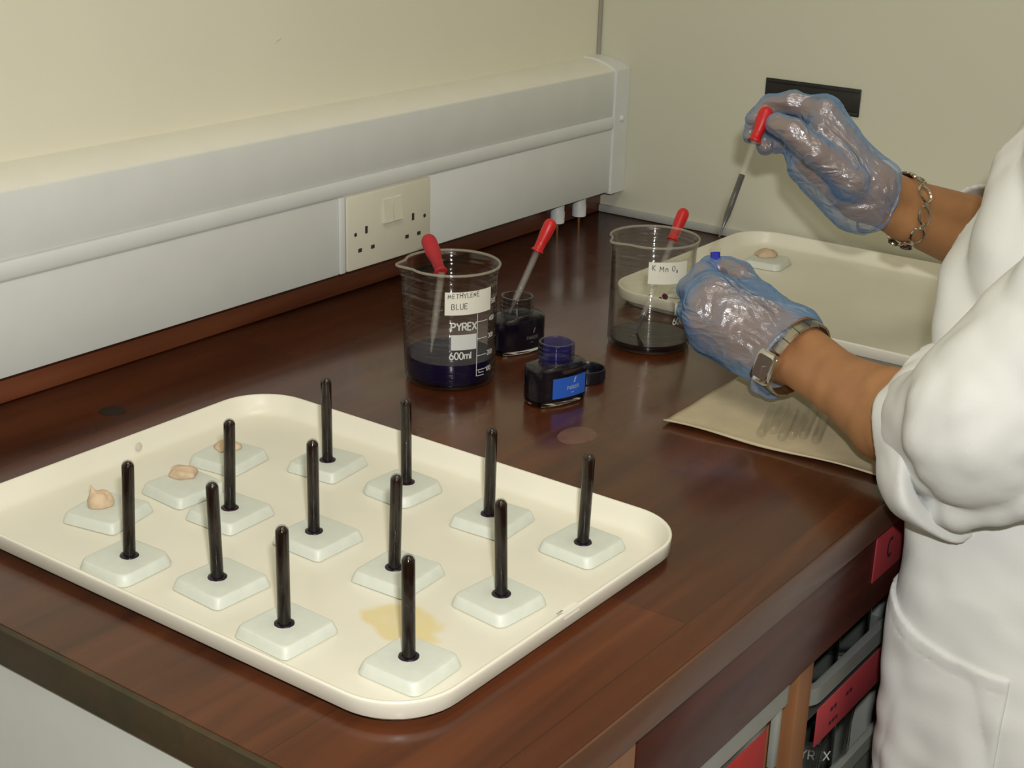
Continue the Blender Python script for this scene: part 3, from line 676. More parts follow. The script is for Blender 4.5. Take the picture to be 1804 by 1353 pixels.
# ------------------------------------------------------------------ droppers
def dropper(p_top, p_neck, p_tip, rb, rg, mat, label, liquid=None, lmat=None, flange=.0012, stem_top=None, taper=.022, smat=None):
    A, B, T = Vector(p_top), Vector(p_neck), Vector(p_tip); ax = (A - B); L = ax.length
    t = empty('dropper', tuple(T), label=label, cat='dropper', group='red bulb droppers')
    rn = rg + .0015
    pr = [(rn + flange, 0), (rn + flange + .0004, .0008), (rn + flange, .0022), (rn, .0030), (rn + .0004, L * .3), (rb, L * .55), (rb * 1.02, L - rb * 1.05)] + [(rb * math.cos(a), L - rb + rb * math.sin(a)) for a in (.35, .7, 1.0, 1.3)] + [(.0001, L)]
    MB().lathe([(rn - .0014, -.0001)] + pr, tuple(B), tuple(ax.normalized()), 28).build('rubber_bulb', mat, t, True)
    S = Vector(stem_top) if stem_top else B; d = (S - T); LL = d.length + .004; q = rg * .62
    out = [(.0009, 0), (.0012, .002), (.0016, taper * .5), (rg, taper), (rg, LL)]; inn = [(q, LL), (q, taper + .001), (.0009, taper * .5), (.0005, .0005)]
    m = MB(); m.lathe(out + inn, tuple(T), tuple(d.normalized()), 20); m.build('glass_stem', smat or M['stem_glass'], t, True)
    if liquid:
        m = MB(); q = rg * .88; m.lathe([(.0006, .0008), (.0014, taper * .5), (q, taper + .001), (q, liquid), (.0001, liquid)], tuple(T), tuple(d.normalized()), 16); m.build('liquid', lmat, t, True)
    return t
# ------------------------------------------------------------------ beakers
def beaker(cx, cy, r, H, liq, lmat, spout_ang, label, items, rub=None):
    t = empty('glass_beaker', (cx, cy, 0), label=label, cat='beaker', group='tall glass beakers on the bench')
    V, F = beaker_mesh(r, H, .0018, .0075, 96, spout_ang); V = [(x + cx, y + cy, z + .0002) for x, y, z in V]
    mobj('glass', V, F, M['beaker_glass'], t, True)
    rp = []
    for k in range(96):
        a = 2 * PI * k / 96; dd = math.atan2(math.sin(a - spout_ang), math.cos(a - spout_ang)); rad = r + .0022 + .0075 * math.exp(-(dd / .19) ** 2) - .0075 * .22 * math.exp(-((abs(dd) - .42) / .14) ** 2)
        rp.append((cx + rad * math.cos(a), cy + rad * math.sin(a), H + .0002))
    m_ = MB(); m_.tube(rp, .00135, 10, True); m_.build('rim', M['rim_glass'], t, True)
    q = r - .0018 + .0002
    MB().lathe([(.0001, .0029), (.4 * r, .0030), (q - .0034, .0038), (q, .0084), (q, liq), (.0001, liq)], (cx, cy, 0), n=96).build('liquid', lmat, t, 'auto')
    az = math.atan2(cam_ob.location.y - cy, cam_ob.location.x - cx)
    def mp(s_, z, off=.0004): return (cx + (r + off) * math.cos(az + s_ / r), cy + (r + off) * math.sin(az + s_ / r), z)
    def patch(name, s0, s1, z0, z1, mat, off=.0004, tilt=0.0, n=18):
        V = []; F = []
        for o_ in (off, off + .0004):
            for i in range(n + 1):
                s_ = s0 + (s1 - s0) * i / n; V += [mp(s_, z0 + tilt * (s_ - s0), o_), mp(s_, z1 + tilt * (s_ - s0), o_)]
        b = 2 * (n + 1)
        for i in range(n): j = 2 * i; F += [(j, j + 1, j + 3, j + 2), (b + j, b + j + 2, b + j + 3, b + j + 1), (j, j + 2, b + j + 2, b + j), (j + 1, b + j + 1, b + j + 3, j + 3)]
        F += [(0, b, b + 1, 1), (2 * n, 2 * n + 1, b + 2 * n + 1, b + 2 * n)]
        return mobj(name, V, F, mat, t, False)
    items(t, mp, patch); return t
def items1(t, mp, patch):
    lb = patch('paper_label', -.0060, .0440, .0795, .1025, M['paper'], .0006, .02)
    m2 = lambda s_, z: mp(s_, z, .0013)
    V, F = write('METHYLENE', -.0030, .0965, .0048, m2, .0006, .22, .03, .18); V2, F2 = write('BLUE', .0005, .0855, .0058, m2, .0006, .25, .05, .15)
    n = len(V); mobj('handwriting', V + V2, F + [tuple(i + n for i in f) for f in F2], M['pen'], lb)
    mp3 = lambda s_, z: mp(s_, z, .0005)
    mb = MB()
    for txt, s0, z0, h, w in (('PYREX', .0005, .0640, .0075, .0014), ('600ml', -.0008, .0345, .0070, .0012), ('500', .0460, .0860, .0045, .0009), ('400', .0430, .0690, .0045, .0009), ('300', .0420, .0515, .0045, .0009), ('200', .0410, .0340, .0045, .0009), ('100', .0400, .0175, .0045, .0009)):
        V, F = write(txt, s0, z0, h, mp3, w, .14); mb.add(V, F)
    def line(s0, z0, s1, z1, w=.0007):
        k = max(2, int(math.dist((s0, z0), (s1, z1)) / .0015)); dx, dz = s1 - s0, z1 - z0; L = math.hypot(dx, dz); nx, nz = -dz / L * w / 2, dx / L * w / 2; V = []; F = []
        for i in range(k + 1):
            a, b = s0 + dx * i / k, z0 + dz * i / k; V += [mp3(a + nx, b + nz), mp3(a - nx, b - nz)]
            if i: F.append((2 * i - 2, 2 * i - 1, 2 * i + 1, 2 * i))
        mb.add(V, F)
    line(.0272, .0150, .0272, .0790); line(.0272, .0150, .0370, .0150); line(.0300, .0180, .0365, .0180); line(.0300, .0200, .0300, .0180)
    for z in (.0210, .0360, .0535, .0710): line(.0275, z, .0400, z)
    mb.build('scale_print', M['enamel'], t, False)
    patch('write_on_patch', .0006, .0262, .0440, .0595, M['enamel'], .0003)
az1 = math.atan2(-1.16633 + .288, -1.81294 + .694)
az2 = math.atan2(-1.16633 + .385, -1.81294 + .469)
beaker(-.694, -.288, .0455, .1190, .0270, M['blue_liquid'], az1 - 1.35, 'glass beaker with deep blue dye and a handwritten paper label, left of the two', items1)
def items2(t, mp, patch):
    lb = patch('paper_label', -.0045, .0390, .0800, .1035, M['paper'], .0006, -.01)
    V, F = write('K', -.0005, .0950, .0055, lambda s_, z: mp(s_, z, .0013), .0006, .3, -.02, .1)
    V2, F2 = write('Mn', .0070, .0935, .0060, lambda s_, z: mp(s_, z, .0013), .0006, .3, -.02, .1)
    V3, F3 = write('O', .0200, .0940, .0055, lambda s_, z: mp(s_, z, .0013), .0006, .3); V4, F4 = write('4', .0245, .0915, .0040, lambda s_, z: mp(s_, z, .0013), .0006, .3)
    mb = MB(); mb.add(V, F); mb.add(V2, F2); mb.add(V3, F3); mb.add(V4, F4); mb.build('handwriting', M['pen'], lb, False)
    V, F = write('600ml', .0255, .0345, .0070, lambda s_, z: mp(s_, z, .0005), .0012, .14); mobj('scale_print', V, F, M['enamel'], t)
    patch('write_on_patch', .0270, .0500, .0450, .0595, M['enamel'], .0003)
beaker(-.469, -.385, .0450, .1185, .0100, M['purple_liquid'], az2 - .95, 'glass beaker with a little dark purple dye and paper label, behind the gloved fist', items2)
dropper((-0.6660,-0.2333,0.1308), (-0.6898,-0.2714,0.1051), (-0.7097,-0.2756,0.0265), .0078, .0038, M['rubber_dull'], 'dropper with dull red bulb leaning inside the left beaker', stem_top=(-0.6915,-0.2727,0.1022))
dropper((-0.3962,-0.3782,0.1350), (-0.4225,-0.3795,0.1045), (-0.4756,-0.3725,0.0079), .0066, .0036, M['rubber'], 'dropper with bright red bulb standing in the right beaker', liquid=.020, lmat=M['purple_stain'])
dropper((-0.5455,-0.3049,0.1385), (-0.5612,-0.2971,0.1052), (-0.5909,-0.2823,0.0347), .0066, .0036, M['rubber'], 'dropper with red bulb standing in the black ink bottle')

# ------------------------------------------------------------------ ink bottles
def ink_bottle(cx, cy, rz, w, d, neck, label, lmat, lab, nmat, name='ink_bottle'):
    t = empty(name, (cx, cy, 0), label=label, cat='ink bottle', group='ink bottles on the bench')
    def outline(sc_, z, q=0.0):
        # D-shaped plan: gently bowed front meeting rounded ends at crisp vertical edges
        pts = []
        n = 14
        for i in range(n + 1):
            u = -1 + 2 * i / n; pts.append((u * (w / 2 - .0045), -d / 2 - .0035 * (1 - u * u) + .002))
        for i in range(1, 9):
            a = -PI / 2 + PI * i / 9; pts.append((w / 2 - .0045 + .0045 * math.cos(a) * (1 + .9 * math.sin(a + PI / 2)), (d / 2 - .001) * math.sin(a)))
        for i in range(n + 1):
            u = 1 - 2 * i / n; pts.append((u * (w / 2 - .0045), d / 2 + .0035 * (1 - u * u) - .002))
        for i in range(1, 9):
            a = PI / 2 + PI * i / 9; pts.append((-w / 2 + .0045 + .0045 * math.cos(a) * (1 + .9 * math.sin(a - PI / 2 + PI) * -1 if False else 1.6), (d / 2 - .001) * math.sin(a)))
        return pts
    Rm = Matrix.Rotation(rz, 3, 'Z')
    def ring(sc_, z, k=0.0, rn=.0175):
        out = []
        for x, y in outline(1, z):
            x *= sc_; y *= sc_
            if k:
                L = math.hypot(x, y); tx, ty = x / L * rn, y / L * rn; x = x * (1 - k) + tx * k; y = y * (1 - k) + ty * k
            v = Rm @ Vector((x, y, 0)); out.append((cx + v.x, cy + v.y, z))
        return out
    hb = .0385
    m = MB(); o = [ring(.90, 0), ring(.985, .0015), ring(1, .0045), ring(1, hb - .003), ring(.985, hb - .0005), ring(.93, hb + .0015, .10), ring(.93, hb + .0030, .55, .0180), ring(1, hb + .0040, 1, .0172)]
    def circ(r, z): return [(cx + r * math.cos(a), cy + r * math.sin(a), z) for a in [math.atan2(p[1] - cy, p[0] - cx) for p in ring(1, 0)]]
    loft(m, o, True, False)
    m.build('body_glass', M['bottle_glass'], t, 'auto')
    m = MB(); loft(m, [ring(.88, .0003), ring(.965, .0018), ring(.975, .0045), ring(.90, .0048)]); m.build('glass_foot', M['solid_glass'], t, 'auto')
    m = MB(); loft(m, [ring(.93, .0050), ring(.985, .0065), ring(.988, hb - .003), ring(.965, hb - .001), ring(.91, hb + .0010, .10), ring(.90, hb + .0020, .55, .017), circ(.0150, hb + .0025)]); m.build('ink', M['ink_black'], t, 'auto')
    nk = MB(); z0 = hb + .0040; pf = [(.0172, z0)]
    for i in range(3):
        zz = z0 + .0022 + i * .0045; pf += [(.0170, zz), (.0180, zz + .0008), (.0180, zz + .0018), (.0170, zz + .0026)]
    pf += [(.0170, .0580), (.0176, .0590), (.0172, .0600), (.0150, .0601), (.0144, .0590), (.0144, z0)]
    nk.lathe(pf, (cx, cy, 0), n=48); nk.f = nk.f[:-2]; nk.build('threaded_neck', nmat, t, True)
    fy = -d / 2 - .0018
    def mp(s_, z, off=.0006):
        u = s_ / (w / 2 - .0045); v = Rm @ Vector((s_, -d / 2 - .0035 * (1 - u * u) + .002 - off, 0)); return (cx + v.x, cy + v.y, z)
    if lab:
        V = []; F = []; n = 12
        for o_ in (.0002, .0005):
            for i in range(n + 1):
                s_ = lab[0] + (lab[1] - lab[0]) * i / n; V += [mp(s_, lab[2], o_), mp(s_, lab[3], o_)]
        b = 2 * (n + 1)
        for i in range(n): j = 2 * i; F += [(j, j + 1, j + 3, j + 2), (b + j, b + j + 2, b + j + 3, b + j + 1), (j, j + 2, b + j + 2, b + j), (j + 1, b + j + 1, b + j + 3, j + 3)]
        lo_ = mobj('label', V, F, M['blue_label'], t)
    else: lo_ = t
    V, F = write('PARKER', lmat[1], lmat[2], .0036, lambda s_, z: mp(s_, z, .0008), .0006, .18); V2, F2 = write('~~', lmat[1] + .005, lmat[2] - .0045, .0028, lambda s_, z: mp(s_, z, .0008), .0005, .1)
    V3, F3 = [mp(s_, z, .0008) for s_, z in ((lmat[1] + .0075, lmat[2] + .0065), (lmat[1] + .0095, lmat[2] + .0065), (lmat[1] + .0115, lmat[2] + .0125), (lmat[1] + .0090, lmat[2] + .0115))], [(0, 1, 2, 3)]
    mb = MB(); mb.add(V, F); mb.add(V2, F2); mb.add(V3, F3); mb.build('print', lmat[0], lo_, False)
    return t
ink_bottle(-.6785, -.4055, math.radians(-19), .0570, .0330, .0178, 'open ink bottle with a bright blue label and blue-stained neck', (M['silver_print'], .001, .0160), (-.0150, .0258, .0085, .0290), M['blue_glass'])
ink_bottle(-.5827, -.2890, math.radians(-19), .0570, .0330, .0185, 'open black ink bottle holding a dropper, behind the left beaker', (M['grey_print'], .001, .0160), None, M['smoke_glass'])
cp = empty('bottle_cap', (-.6100, -.3985, 0), label='black round screw cap lying upside down behind the blue-labelled bottle', cat='bottle cap')
m = MB(); rc = .0180; prf = [(rc * .93, 0), (rc, .0012), (rc, .0125), (rc * .985, .0135), (rc * .93, .0135), (rc * .90, .0125), (rc * .90, .0025), (.0001, .0024)]
m.lathe(prf, (-.6100, -.3985, 0), n=48); m.build('shell', M['black_plastic'], cp)
m = MB()
for i in range(40):
    a = 2 * PI * i / 40; m.tube([(-.6100 + rc * math.cos(a), -.3985 + rc * math.sin(a), .0020), (-.6100 + rc * math.cos(a), -.3985 + rc * math.sin(a), .0120)], .00045, 5)
m.build('grip_ribs', M['black_plastic'], cp)

# ------------------------------------------------------------------ paper towel and empty tubes
A_, B_, C_, D_ = [Vector(p) for p in ((-0.6661,-0.5212,0.0010), (-0.5066,-0.5150,0.0010), (-.500, -.736, .001), (-0.6548,-0.7420,0.0010))]
m = MB(); nu, nv = 40, 26
def towel_pt(u, v, z):
    p = (A_ * (1 - u) + D_ * u) * (1 - v) + (B_ * (1 - u) + C_ * u) * v
    z += .0006 * math.sin(u * 9 + v * 4) + .0005 * math.sin(v * 13 + u * 3) + .0035 * max(0, (.07 - v) / .07) ** 2 * (.4 + .6 * math.sin(u * 5 + 1) ** 2) + .0011
    p = Vector((p.x + .0012 * math.sin(v * 15), p.y + .0012 * math.sin(u * 17), z))
    return p
V = []; F = []
for lay in (0, 1):
    for i in range(nu + 1):
        for j in range(nv + 1): V.append(towel_pt(i / nu, j / nv, .0003 + .0016 * lay))
N1 = (nu + 1) * (nv + 1)
for i in range(nu):
    for j in range(nv):
        a = i * (nv + 1) + j; F.append((a, a + 1, a + nv + 2, a + nv + 1)); a += N1; F.append((a, a + nv + 1, a + nv + 2, a + 1))
def rim(a, b): F.append((a, b, b + N1, a + N1))
for i in range(nu): rim(i * (nv + 1), (i + 1) * (nv + 1)); rim((i + 1) * (nv + 1) + nv, i * (nv + 1) + nv)
for j in range(nv): rim(j + 1, j); rim(nu * (nv + 1) + j, nu * (nv + 1) + j + 1)
tw = mobj('paper_towel', V, F, M['towel'], None, True, label='folded beige paper towel on the bench under the watch arm', cat='paper towel')
g0 = empty('empty_test_tube', (0, 0, 0), cat='test tube', group='empty clear tubes lying on the paper towel')
gm = tube_glass(.075, .0047, .0007); go = mobj('glass', gm.v, gm.f, M['fine_glass'], None, True); go.parent = g0
vv = [((-0.6468,-0.6128,0.0085), 'farthest left'), ((-0.6333,-0.6181,0.0085), 'second from left'), ((-0.6432,-0.6317,0.0085), 'third from left'), ((-0.6333,-0.6370,0.0085), 'middle'), ((-0.6265,-0.6451,0.0085), 'second from right'), ((-0.6286,-0.6591,0.0085), 'rightmost, nearest the forearm')]
dirv = Vector((.955, .30, 0)).normalized()
for i, (p, w_) in enumerate(vv):
    rot = (-(dirv)).to_track_quat('Z', 'Y').to_euler(); q = Vector((p[0], p[1], .0088)) + dirv * .075
    off = [(0, 0), (.000, .0045), (0, 0), (0, 0), (0, 0), (0, 0)][i]
    g = place(g0, (q.x, q.y, .0088), rot, 'clear empty tube lying on the paper towel, ' + w_, first=(i == 0))

# ------------------------------------------------------------------ the person
person = empty('person', (-.50, -.95, -.9), label='person in white lab coat and thin blue gloves, dripping dye into a small tube', cat='person')
LS, LE, LW = (-.655, -.945, .345), (-0.7260,-0.8250,0.0778), (-0.5644,-0.5992,0.0673)
RS, RE, RW = (-.330, -.950, .360), (-0.1827,-0.7183,0.0842), (-0.4155,-0.5997,0.1910)
LF1, LF2 = (-0.6091,-0.6691,0.0609), (-0.6498,-0.7313,0.0612)
RF1 = (-0.3449,-0.6361,0.1593)
# left hand (back of the hand to the camera, fist round the small tube)
LM = [(-0.5656,-0.5132,0.1073), (-0.5826,-0.5075,0.0963), (-0.5852,-0.5072,0.0796), (-0.5762,-0.5138,0.0602)]
LFG = [[(LM[0], .0105), ((-0.5467,-0.4869,0.1152), .0098), ((-0.5246,-0.4820,0.1165), .0088), ((-0.5123,-0.4836,0.1095), .0078)],
       [(LM[1], .0110), ((-0.5585,-0.4794,0.1012), .0100), ((-0.5283,-0.4740,0.0980), .0090), ((-0.5160,-0.4844,0.0944), .0080)],
       [(LM[2], .0105), ((-0.5594,-0.4817,0.0784), .0096), ((-0.5312,-0.4788,0.0758), .0088), ((-0.5231,-0.4914,0.0736), .0078)],
       [(LM[3], .0095), ((-0.5556,-0.4905,0.0557), .0086), ((-0.5329,-0.4893,0.0557), .0078), ((-0.5298,-0.5005,0.0562), .0070)]]
LT = [((-0.5500,-0.5752,0.0789), .0140), ((-0.5355,-0.5412,0.1004), .0125), ((-0.5250,-0.5168,0.1158), .0110), ((-0.5222,-0.5016,0.1198), .0092)]
LWr = [(-0.5499,-0.5946,0.0774), (-0.5708,-0.5955,0.0533)]
def left_hand(P, o=0.0, kp=.010, kf=.005):
    d = None
    for i, mpt in enumerate(LM):
        w = [a + (b - a) * (i / 3) for a, b in zip(LWr[0], LWr[1])]
        c = cone(P, w, mpt, .0165 + o, .0115 + o); d = c if d is None else smin(d, c, kp)
    d = smin(d, cone(P, LT[0][0], LM[0], .012 + o, .010 + o), kp); d = smin(d, cone(P, (-0.5623,-0.5863,0.0489), (-0.5563,-0.5128,0.0537), .016 + o, .012 + o), kp)
    for fg in LFG: d = smin(d, chain(P, [(p, r + o) for p, r in fg], .004), kf)
    return smin(d, chain(P, [(p, r + o) for p, r in LT], .004), kf + .002)
def left_arm(P):
    d = left_hand(P); m = lambda a, b, t: tuple(x + (y - x) * t for x, y in zip(a, b))
    a = chain(P, [(LWr[0], .0165), ((-0.6051,-0.6678,0.0660), .0215), ((-0.6454,-0.7307,0.0717), .0275), (LE, .0380)], .006)
    b = chain(P, [(LWr[1], .0165), ((-0.6177,-0.6692,0.0563), .0210), ((-0.6606,-0.7344,0.0527), .0290), (LE, .0380)], .006)
    f = smin(a, b, .008); f = smin(f, cone(P, LE, LS, .039, .040), .02)
    return smin(d, f, .012)
# right hand (palm towards the camera, pinching the bulb)
RM = [(-0.4226,-0.5427,0.2646), (-0.4102,-0.5277,0.2519), (-0.4042,-0.5172,0.2357), (-0.4028,-0.5112,0.2195)]
RFG = [[(RM[0], .0110), ((-0.4294,-0.5098,0.2725), .0100), ((-0.4327,-0.4869,0.2666), .0090), ((-0.4459,-0.4771,0.2532), .0078)],
       [(RM[1], .0110), ((-0.4047,-0.4899,0.2600), .0100), ((-0.4201,-0.4703,0.2513), .0088), ((-0.4443,-0.4753,0.2366), .0078)],
       [(RM[2], .0105), ((-0.3957,-0.4808,0.2425), .0095), ((-0.4131,-0.4764,0.2313), .0085), ((-0.4321,-0.4856,0.2242), .0076)],
       [(RM[3], .0095), ((-0.3906,-0.4886,0.2298), .0086), ((-0.4044,-0.4854,0.2278), .0078), ((-0.4179,-0.4906,0.2246), .0070)]]
RT = [((-0.4413,-0.5864,0.2069), .0150), ((-0.4636,-0.5563,0.2339), .0130), ((-0.4714,-0.5339,0.2519), .0108), ((-0.4696,-0.5146,0.2574), .0092)]
RWr = [(-0.4117,-0.6015,0.2021), (-0.4144,-0.5933,0.1805)]
def right_hand(P, o=0.0, kp=.010, kf=.005):
    d = None
    for i, mpt in enumerate(RM):
        w = [a + (b - a) * (i / 3) for a, b in zip(RWr[0], RWr[1])]
        c = cone(P, w, mpt, .0165 + o, .0120 + o); d = c if d is None else smin(d, c, kp)
    d = smin(d, cone(P, RT[0][0], RM[0], .013 + o, .011 + o), kp); d = smin(d, cone(P, (-0.4216,-0.5808,0.1785), (-0.4096,-0.5218,0.2109), .013 + o, .010 + o), kp)
    for fg in RFG: d = smin(d, chain(P, [(p, r + o) for p, r in fg], .004), kf)
    return smin(d, chain(P, [(p, r + o) for p, r in RT], .004), kf + .002)
def right_arm(P):
    d = right_hand(P)
    a = chain(P, [(RWr[0], .0165), ((-0.3673,-0.6216,0.1816), .0185), ((-0.2861,-0.6549,0.1522), .0245), (RE, .0380)], .006)
    b = chain(P, [(RWr[1], .0165), ((-0.3766,-0.6200,0.1582), .0180), ((-0.2964,-0.6591,0.1231), .0240), (RE, .0380)], .006)
    f = smin(a, b, .008); f = smin(f, cone(P, RE, RS, .039, .040), .02)
    return smin(d, f, .012)
def bounds(pts, pad):
    a = np.array(pts); return a.min(0) - pad, a.max(0) + pad
parts = []
ptsL = [LE, LS, LF1] + LM + [p for f in LFG for p, r in f] + [p for p, r in LT]; ptsR = [RE, RS] + RM + [p for f in RFG for p, r in f] + [p for p, r in RT]
Lh = [LWr[0], LWr[1]] + LM + [p for f in LFG for p, r in f] + [p for p, r in LT]; Rh = [RWr[0], RWr[1]] + RM + [p for f in RFG for p, r in f] + [p for p, r in RT]
parts.append(surface_net(left_arm, *bounds(ptsL, .055), .0026)); parts.append(surface_net(right_arm, *bounds(ptsR, .055), .0026))
HD = (-.49, -.915, .62)
def trunk(P):
    d = chain(P, [((-.51, -.93, -.10), .115), ((-.50, -.93, .10), .105), ((-.495, -.935, .28), .110)], .05)
    d = smin(d, cone(P, LS, RS, .040, .040), .05); d = smin(d, cone(P, (-.495, -.945, .36), (-.49, -.93, .50), .055, .050), .03)
    d = smin(d, chain(P, [((-.57, -.93, -.12), .075), ((-.585, -.93, -.48), .055), ((-.59, -.95, -.84), .040)], .02), .03)
    d = smin(d, chain(P, [((-.43, -.93, -.12), .075), ((-.42, -.93, -.48), .055), ((-.41, -.95, -.84), .040)], .02), .03)
    d = smin(d, cone(P, (-.49, -.93, .58), (-.49, -.91, .65), .070, .088), .03)          # skull
    d = smin(d, cone(P, (-.49, -.885, .56), (-.49, -.86, .545), .045, .030), .03)        # jaw and chin
    d = smin(d, cone(P, (-.49, -.832, .630), (-.49, -.816, .602), .006, .010), .012)     # nose
    d = smin(d, cone(P, (-.505, -.833, .578), (-.475, -.833, .578), .006, .006), .008)   # lips
    for s_ in (-1, 1):
        d = smax(d, -(cone(P, (-.49 + s_ * .030, -.815, .632), (-.49 + s_ * .030, -.820, .632), .012, .012)), .012)   # eye sockets
        d = smin(d, cone(P, (-.49 + s_ * .030, -.836, .631), (-.49 + s_ * .030, -.835, .631), .011, .011), .003)
        d = smin(d, cone(P, (-.49 + s_ * .082, -.91, .640), (-.49 + s_ * .080, -.905, .600), .012, .007), .008)       # ears
    return d
parts.append(surface_net(trunk, (-.72, -1.12, -.90), (-.26, -.76, .76), .0085))
VV = []; QQ = []; n = 0
for V, Q in parts: VV.append(V); QQ.append(Q + n); n += len(V)
VV = np.concatenate(VV); QQ = np.concatenate(QQ)
me = bpy.data.meshes.new('body'); me.from_pydata(VV.tolist(), [], QQ.tolist()); me.polygons.foreach_set('use_smooth', [True] * len(me.polygons)); me.materials.append(M['skin'])
bo = bpy.data.objects.new('body', me); COL.objects.link(bo); bo.parent = person; bo.matrix_parent_inverse = world_of(person).inverted()
def hairf(P):
    d = cone(P, (-.49, -.945, .60), (-.49, -.925, .66), .084, .094); d = smin(d, cone(P, (-.49, -1.0, .60), (-.49, -1.01, .44), .05, .03), .03)
    d = d + wob(P * np.array([1, 1, .2], 'f4'), 160, 5) * .003
    return smax(d, -(P[..., 2] * -.5 + (-.868) * 1 - P[..., 1] * -1 + .34) * -1 if False else P[..., 1] + .875 - (P[..., 2] - .66) * .5, .01)
sdf_obj('hair', hairf, (-.62, -1.10, .38), (-.36, -.80, .79), .006, M['hair'], person)
for s_ in (-1, 1):
    x = -.50 + s_ * .09
    sdf_obj('shoe', lambda P: np.maximum(smin(cone(P, (x, -.97, -.865), (x, -.80, -.875), .042, .038), cone(P, (x, -.95, -.86), (x, -.95, -.80), .040, .045), .02), -.899 - P[..., 2]), (x - .08, -1.05, -.905), (x + .08, -.73, -.74), .007, M['shoe'], person)
def trous(P):
    d = chain(P, [((-.57, -.93, -.14), .090), ((-.585, -.93, -.48), .075), ((-.59, -.95, -.84), .068)], .02)
    d = np.minimum(d, chain(P, [((-.43, -.93, -.14), .090), ((-.42, -.93, -.48), .075), ((-.41, -.95, -.84), .068)], .02))
    d = smax(d, -.865 - P[..., 2], .005); return d + wob(P, 40, 3) * .003
sdf_obj('trousers', trous, (-.70, -1.07, -.88), (-.30, -.80, -.05), .010, M['trouser'], person)

# ---- gloves
def glove_left(P):
    d = left_hand(P, .0020, .024, .009)
    d = smin(d, cone(P, (-0.5386,-0.5510,0.0985), (-0.5445,-0.5888,0.0839), .010, .012), .02)
    d = smin(d, cone(P, (-0.5686,-0.5428,0.0602), (-0.5737,-0.5772,0.0469), .017, .016), .02)
    d = smin(d, chain(P, [(LWr[0], .0230), ((-0.5718,-0.6172,0.0745), .0240)], .01), .012); d = smin(d, chain(P, [(LWr[1], .0230), ((-0.5884,-0.6127,0.0509), .0240)], .01), .012)
    d = smin(d, cone(P, (-0.5413,-0.5932,0.0841), (-0.5717,-0.5905,0.0363), .0130, .0130), .012)
    return d + wob(P, 190, 2) * .0013 + np.abs(wob(P * np.array([1., 1., 1.], 'f4'), 420, 7)) * -.0009 + .0006
Lax = np.array(LF1) - np.array(LW); Lax /= np.linalg.norm(Lax); Lcut = np.array((-0.5691,-0.5926,0.0557))
sdf_obj('glove', glove_left, *bounds(Lh, .045), .0017, M['glove'], person, keep=lambda V: (V - Lcut) @ Lax < .0065, label='blue translucent glove on the fist, with rolled cuff')
def glove_right(P):
    d = right_hand(P, .0020, .022, .008)
    d = smin(d, cone(P, (-0.4228,-0.5257,0.2048), (-0.4221,-0.5759,0.1708), .012, .015), .02)
    d = smin(d, chain(P, [(RWr[0], .0230), ((-0.3715,-0.6193,0.1848), .0250)], .01), .012); d = smin(d, chain(P, [(RWr[1], .0220), ((-0.3843,-0.6153,0.1630), .0260)], .01), .012)
    d = smin(d, cone(P, (-0.4260,-0.5809,0.1688), (-0.4151,-0.5977,0.1662), .010, .016), .014)
    d = smin(d, cone(P, (-0.4407,-0.5448,0.2503), (-0.4408,-0.5663,0.2224), .010, .010), .014)
    return d + wob(P, 190, 12) * .0013 + np.abs(wob(P, 420, 17)) * -.0009 + .0006
Rax = np.array(RF1) - np.array(RW); Rax /= np.linalg.norm(Rax); Rcut = np.array((-0.4119,-0.6023,0.1862))
sdf_obj('glove', glove_right, *bounds(Rh, .045), .0017, M['glove'], person, keep=lambda V: (V - Rcut) @ Rax < .002, label='blue translucent glove on the raised hand pinching the red bulb')
def cuff_ring(center, ax, r1, r2, up, thick, wav, name, seed=1, skew=0.0, shift=(0, 0)):
    """rolled glove hem: a wavy ring round the wrist"""
    ax = Vector(ax).normalized(); u = Vector(up); u = (u - ax * u.dot(ax)).normalized(); w = ax.cross(u); pts = []; rr = []
    for k in range(64):
        t = 2 * PI * k / 64; q = 1 + wav * math.sin(5 * t + seed) + wav * .6 * math.sin(9 * t + 2 * seed)
        pts.append(Vector(center) + u * (r1 * q * math.cos(t) + shift[0]) + w * (r2 * q * math.sin(t) + shift[1]) + ax * (skew * math.cos(t) + .0015 * math.sin(4 * t + seed))); rr.append(thick * (1 + .3 * math.sin(7 * t + seed)))
    m = MB(); m.tube(pts, rr, 8, True); m.build(name, M['glove'], person, True)
UPL = Vector((-0.5465,-0.6064,0.0950)) - Vector((-0.5859,-0.5908,0.0335)); UPR = Vector((-0.4043,-0.6027,0.2108)) - Vector((-0.4353,-0.5886,0.1649))
cuff_ring(Lcut + Lax * .0065, Lax, .0390, .0290, UPL, .0026, .02, 'glove_hem', 1, .004)
cuff_ring(Rcut + Rax * .002, Rax, .0300, .0275, UPR, .0018, .03, 'glove_hem', 4, 0.0, (-.004, 0))

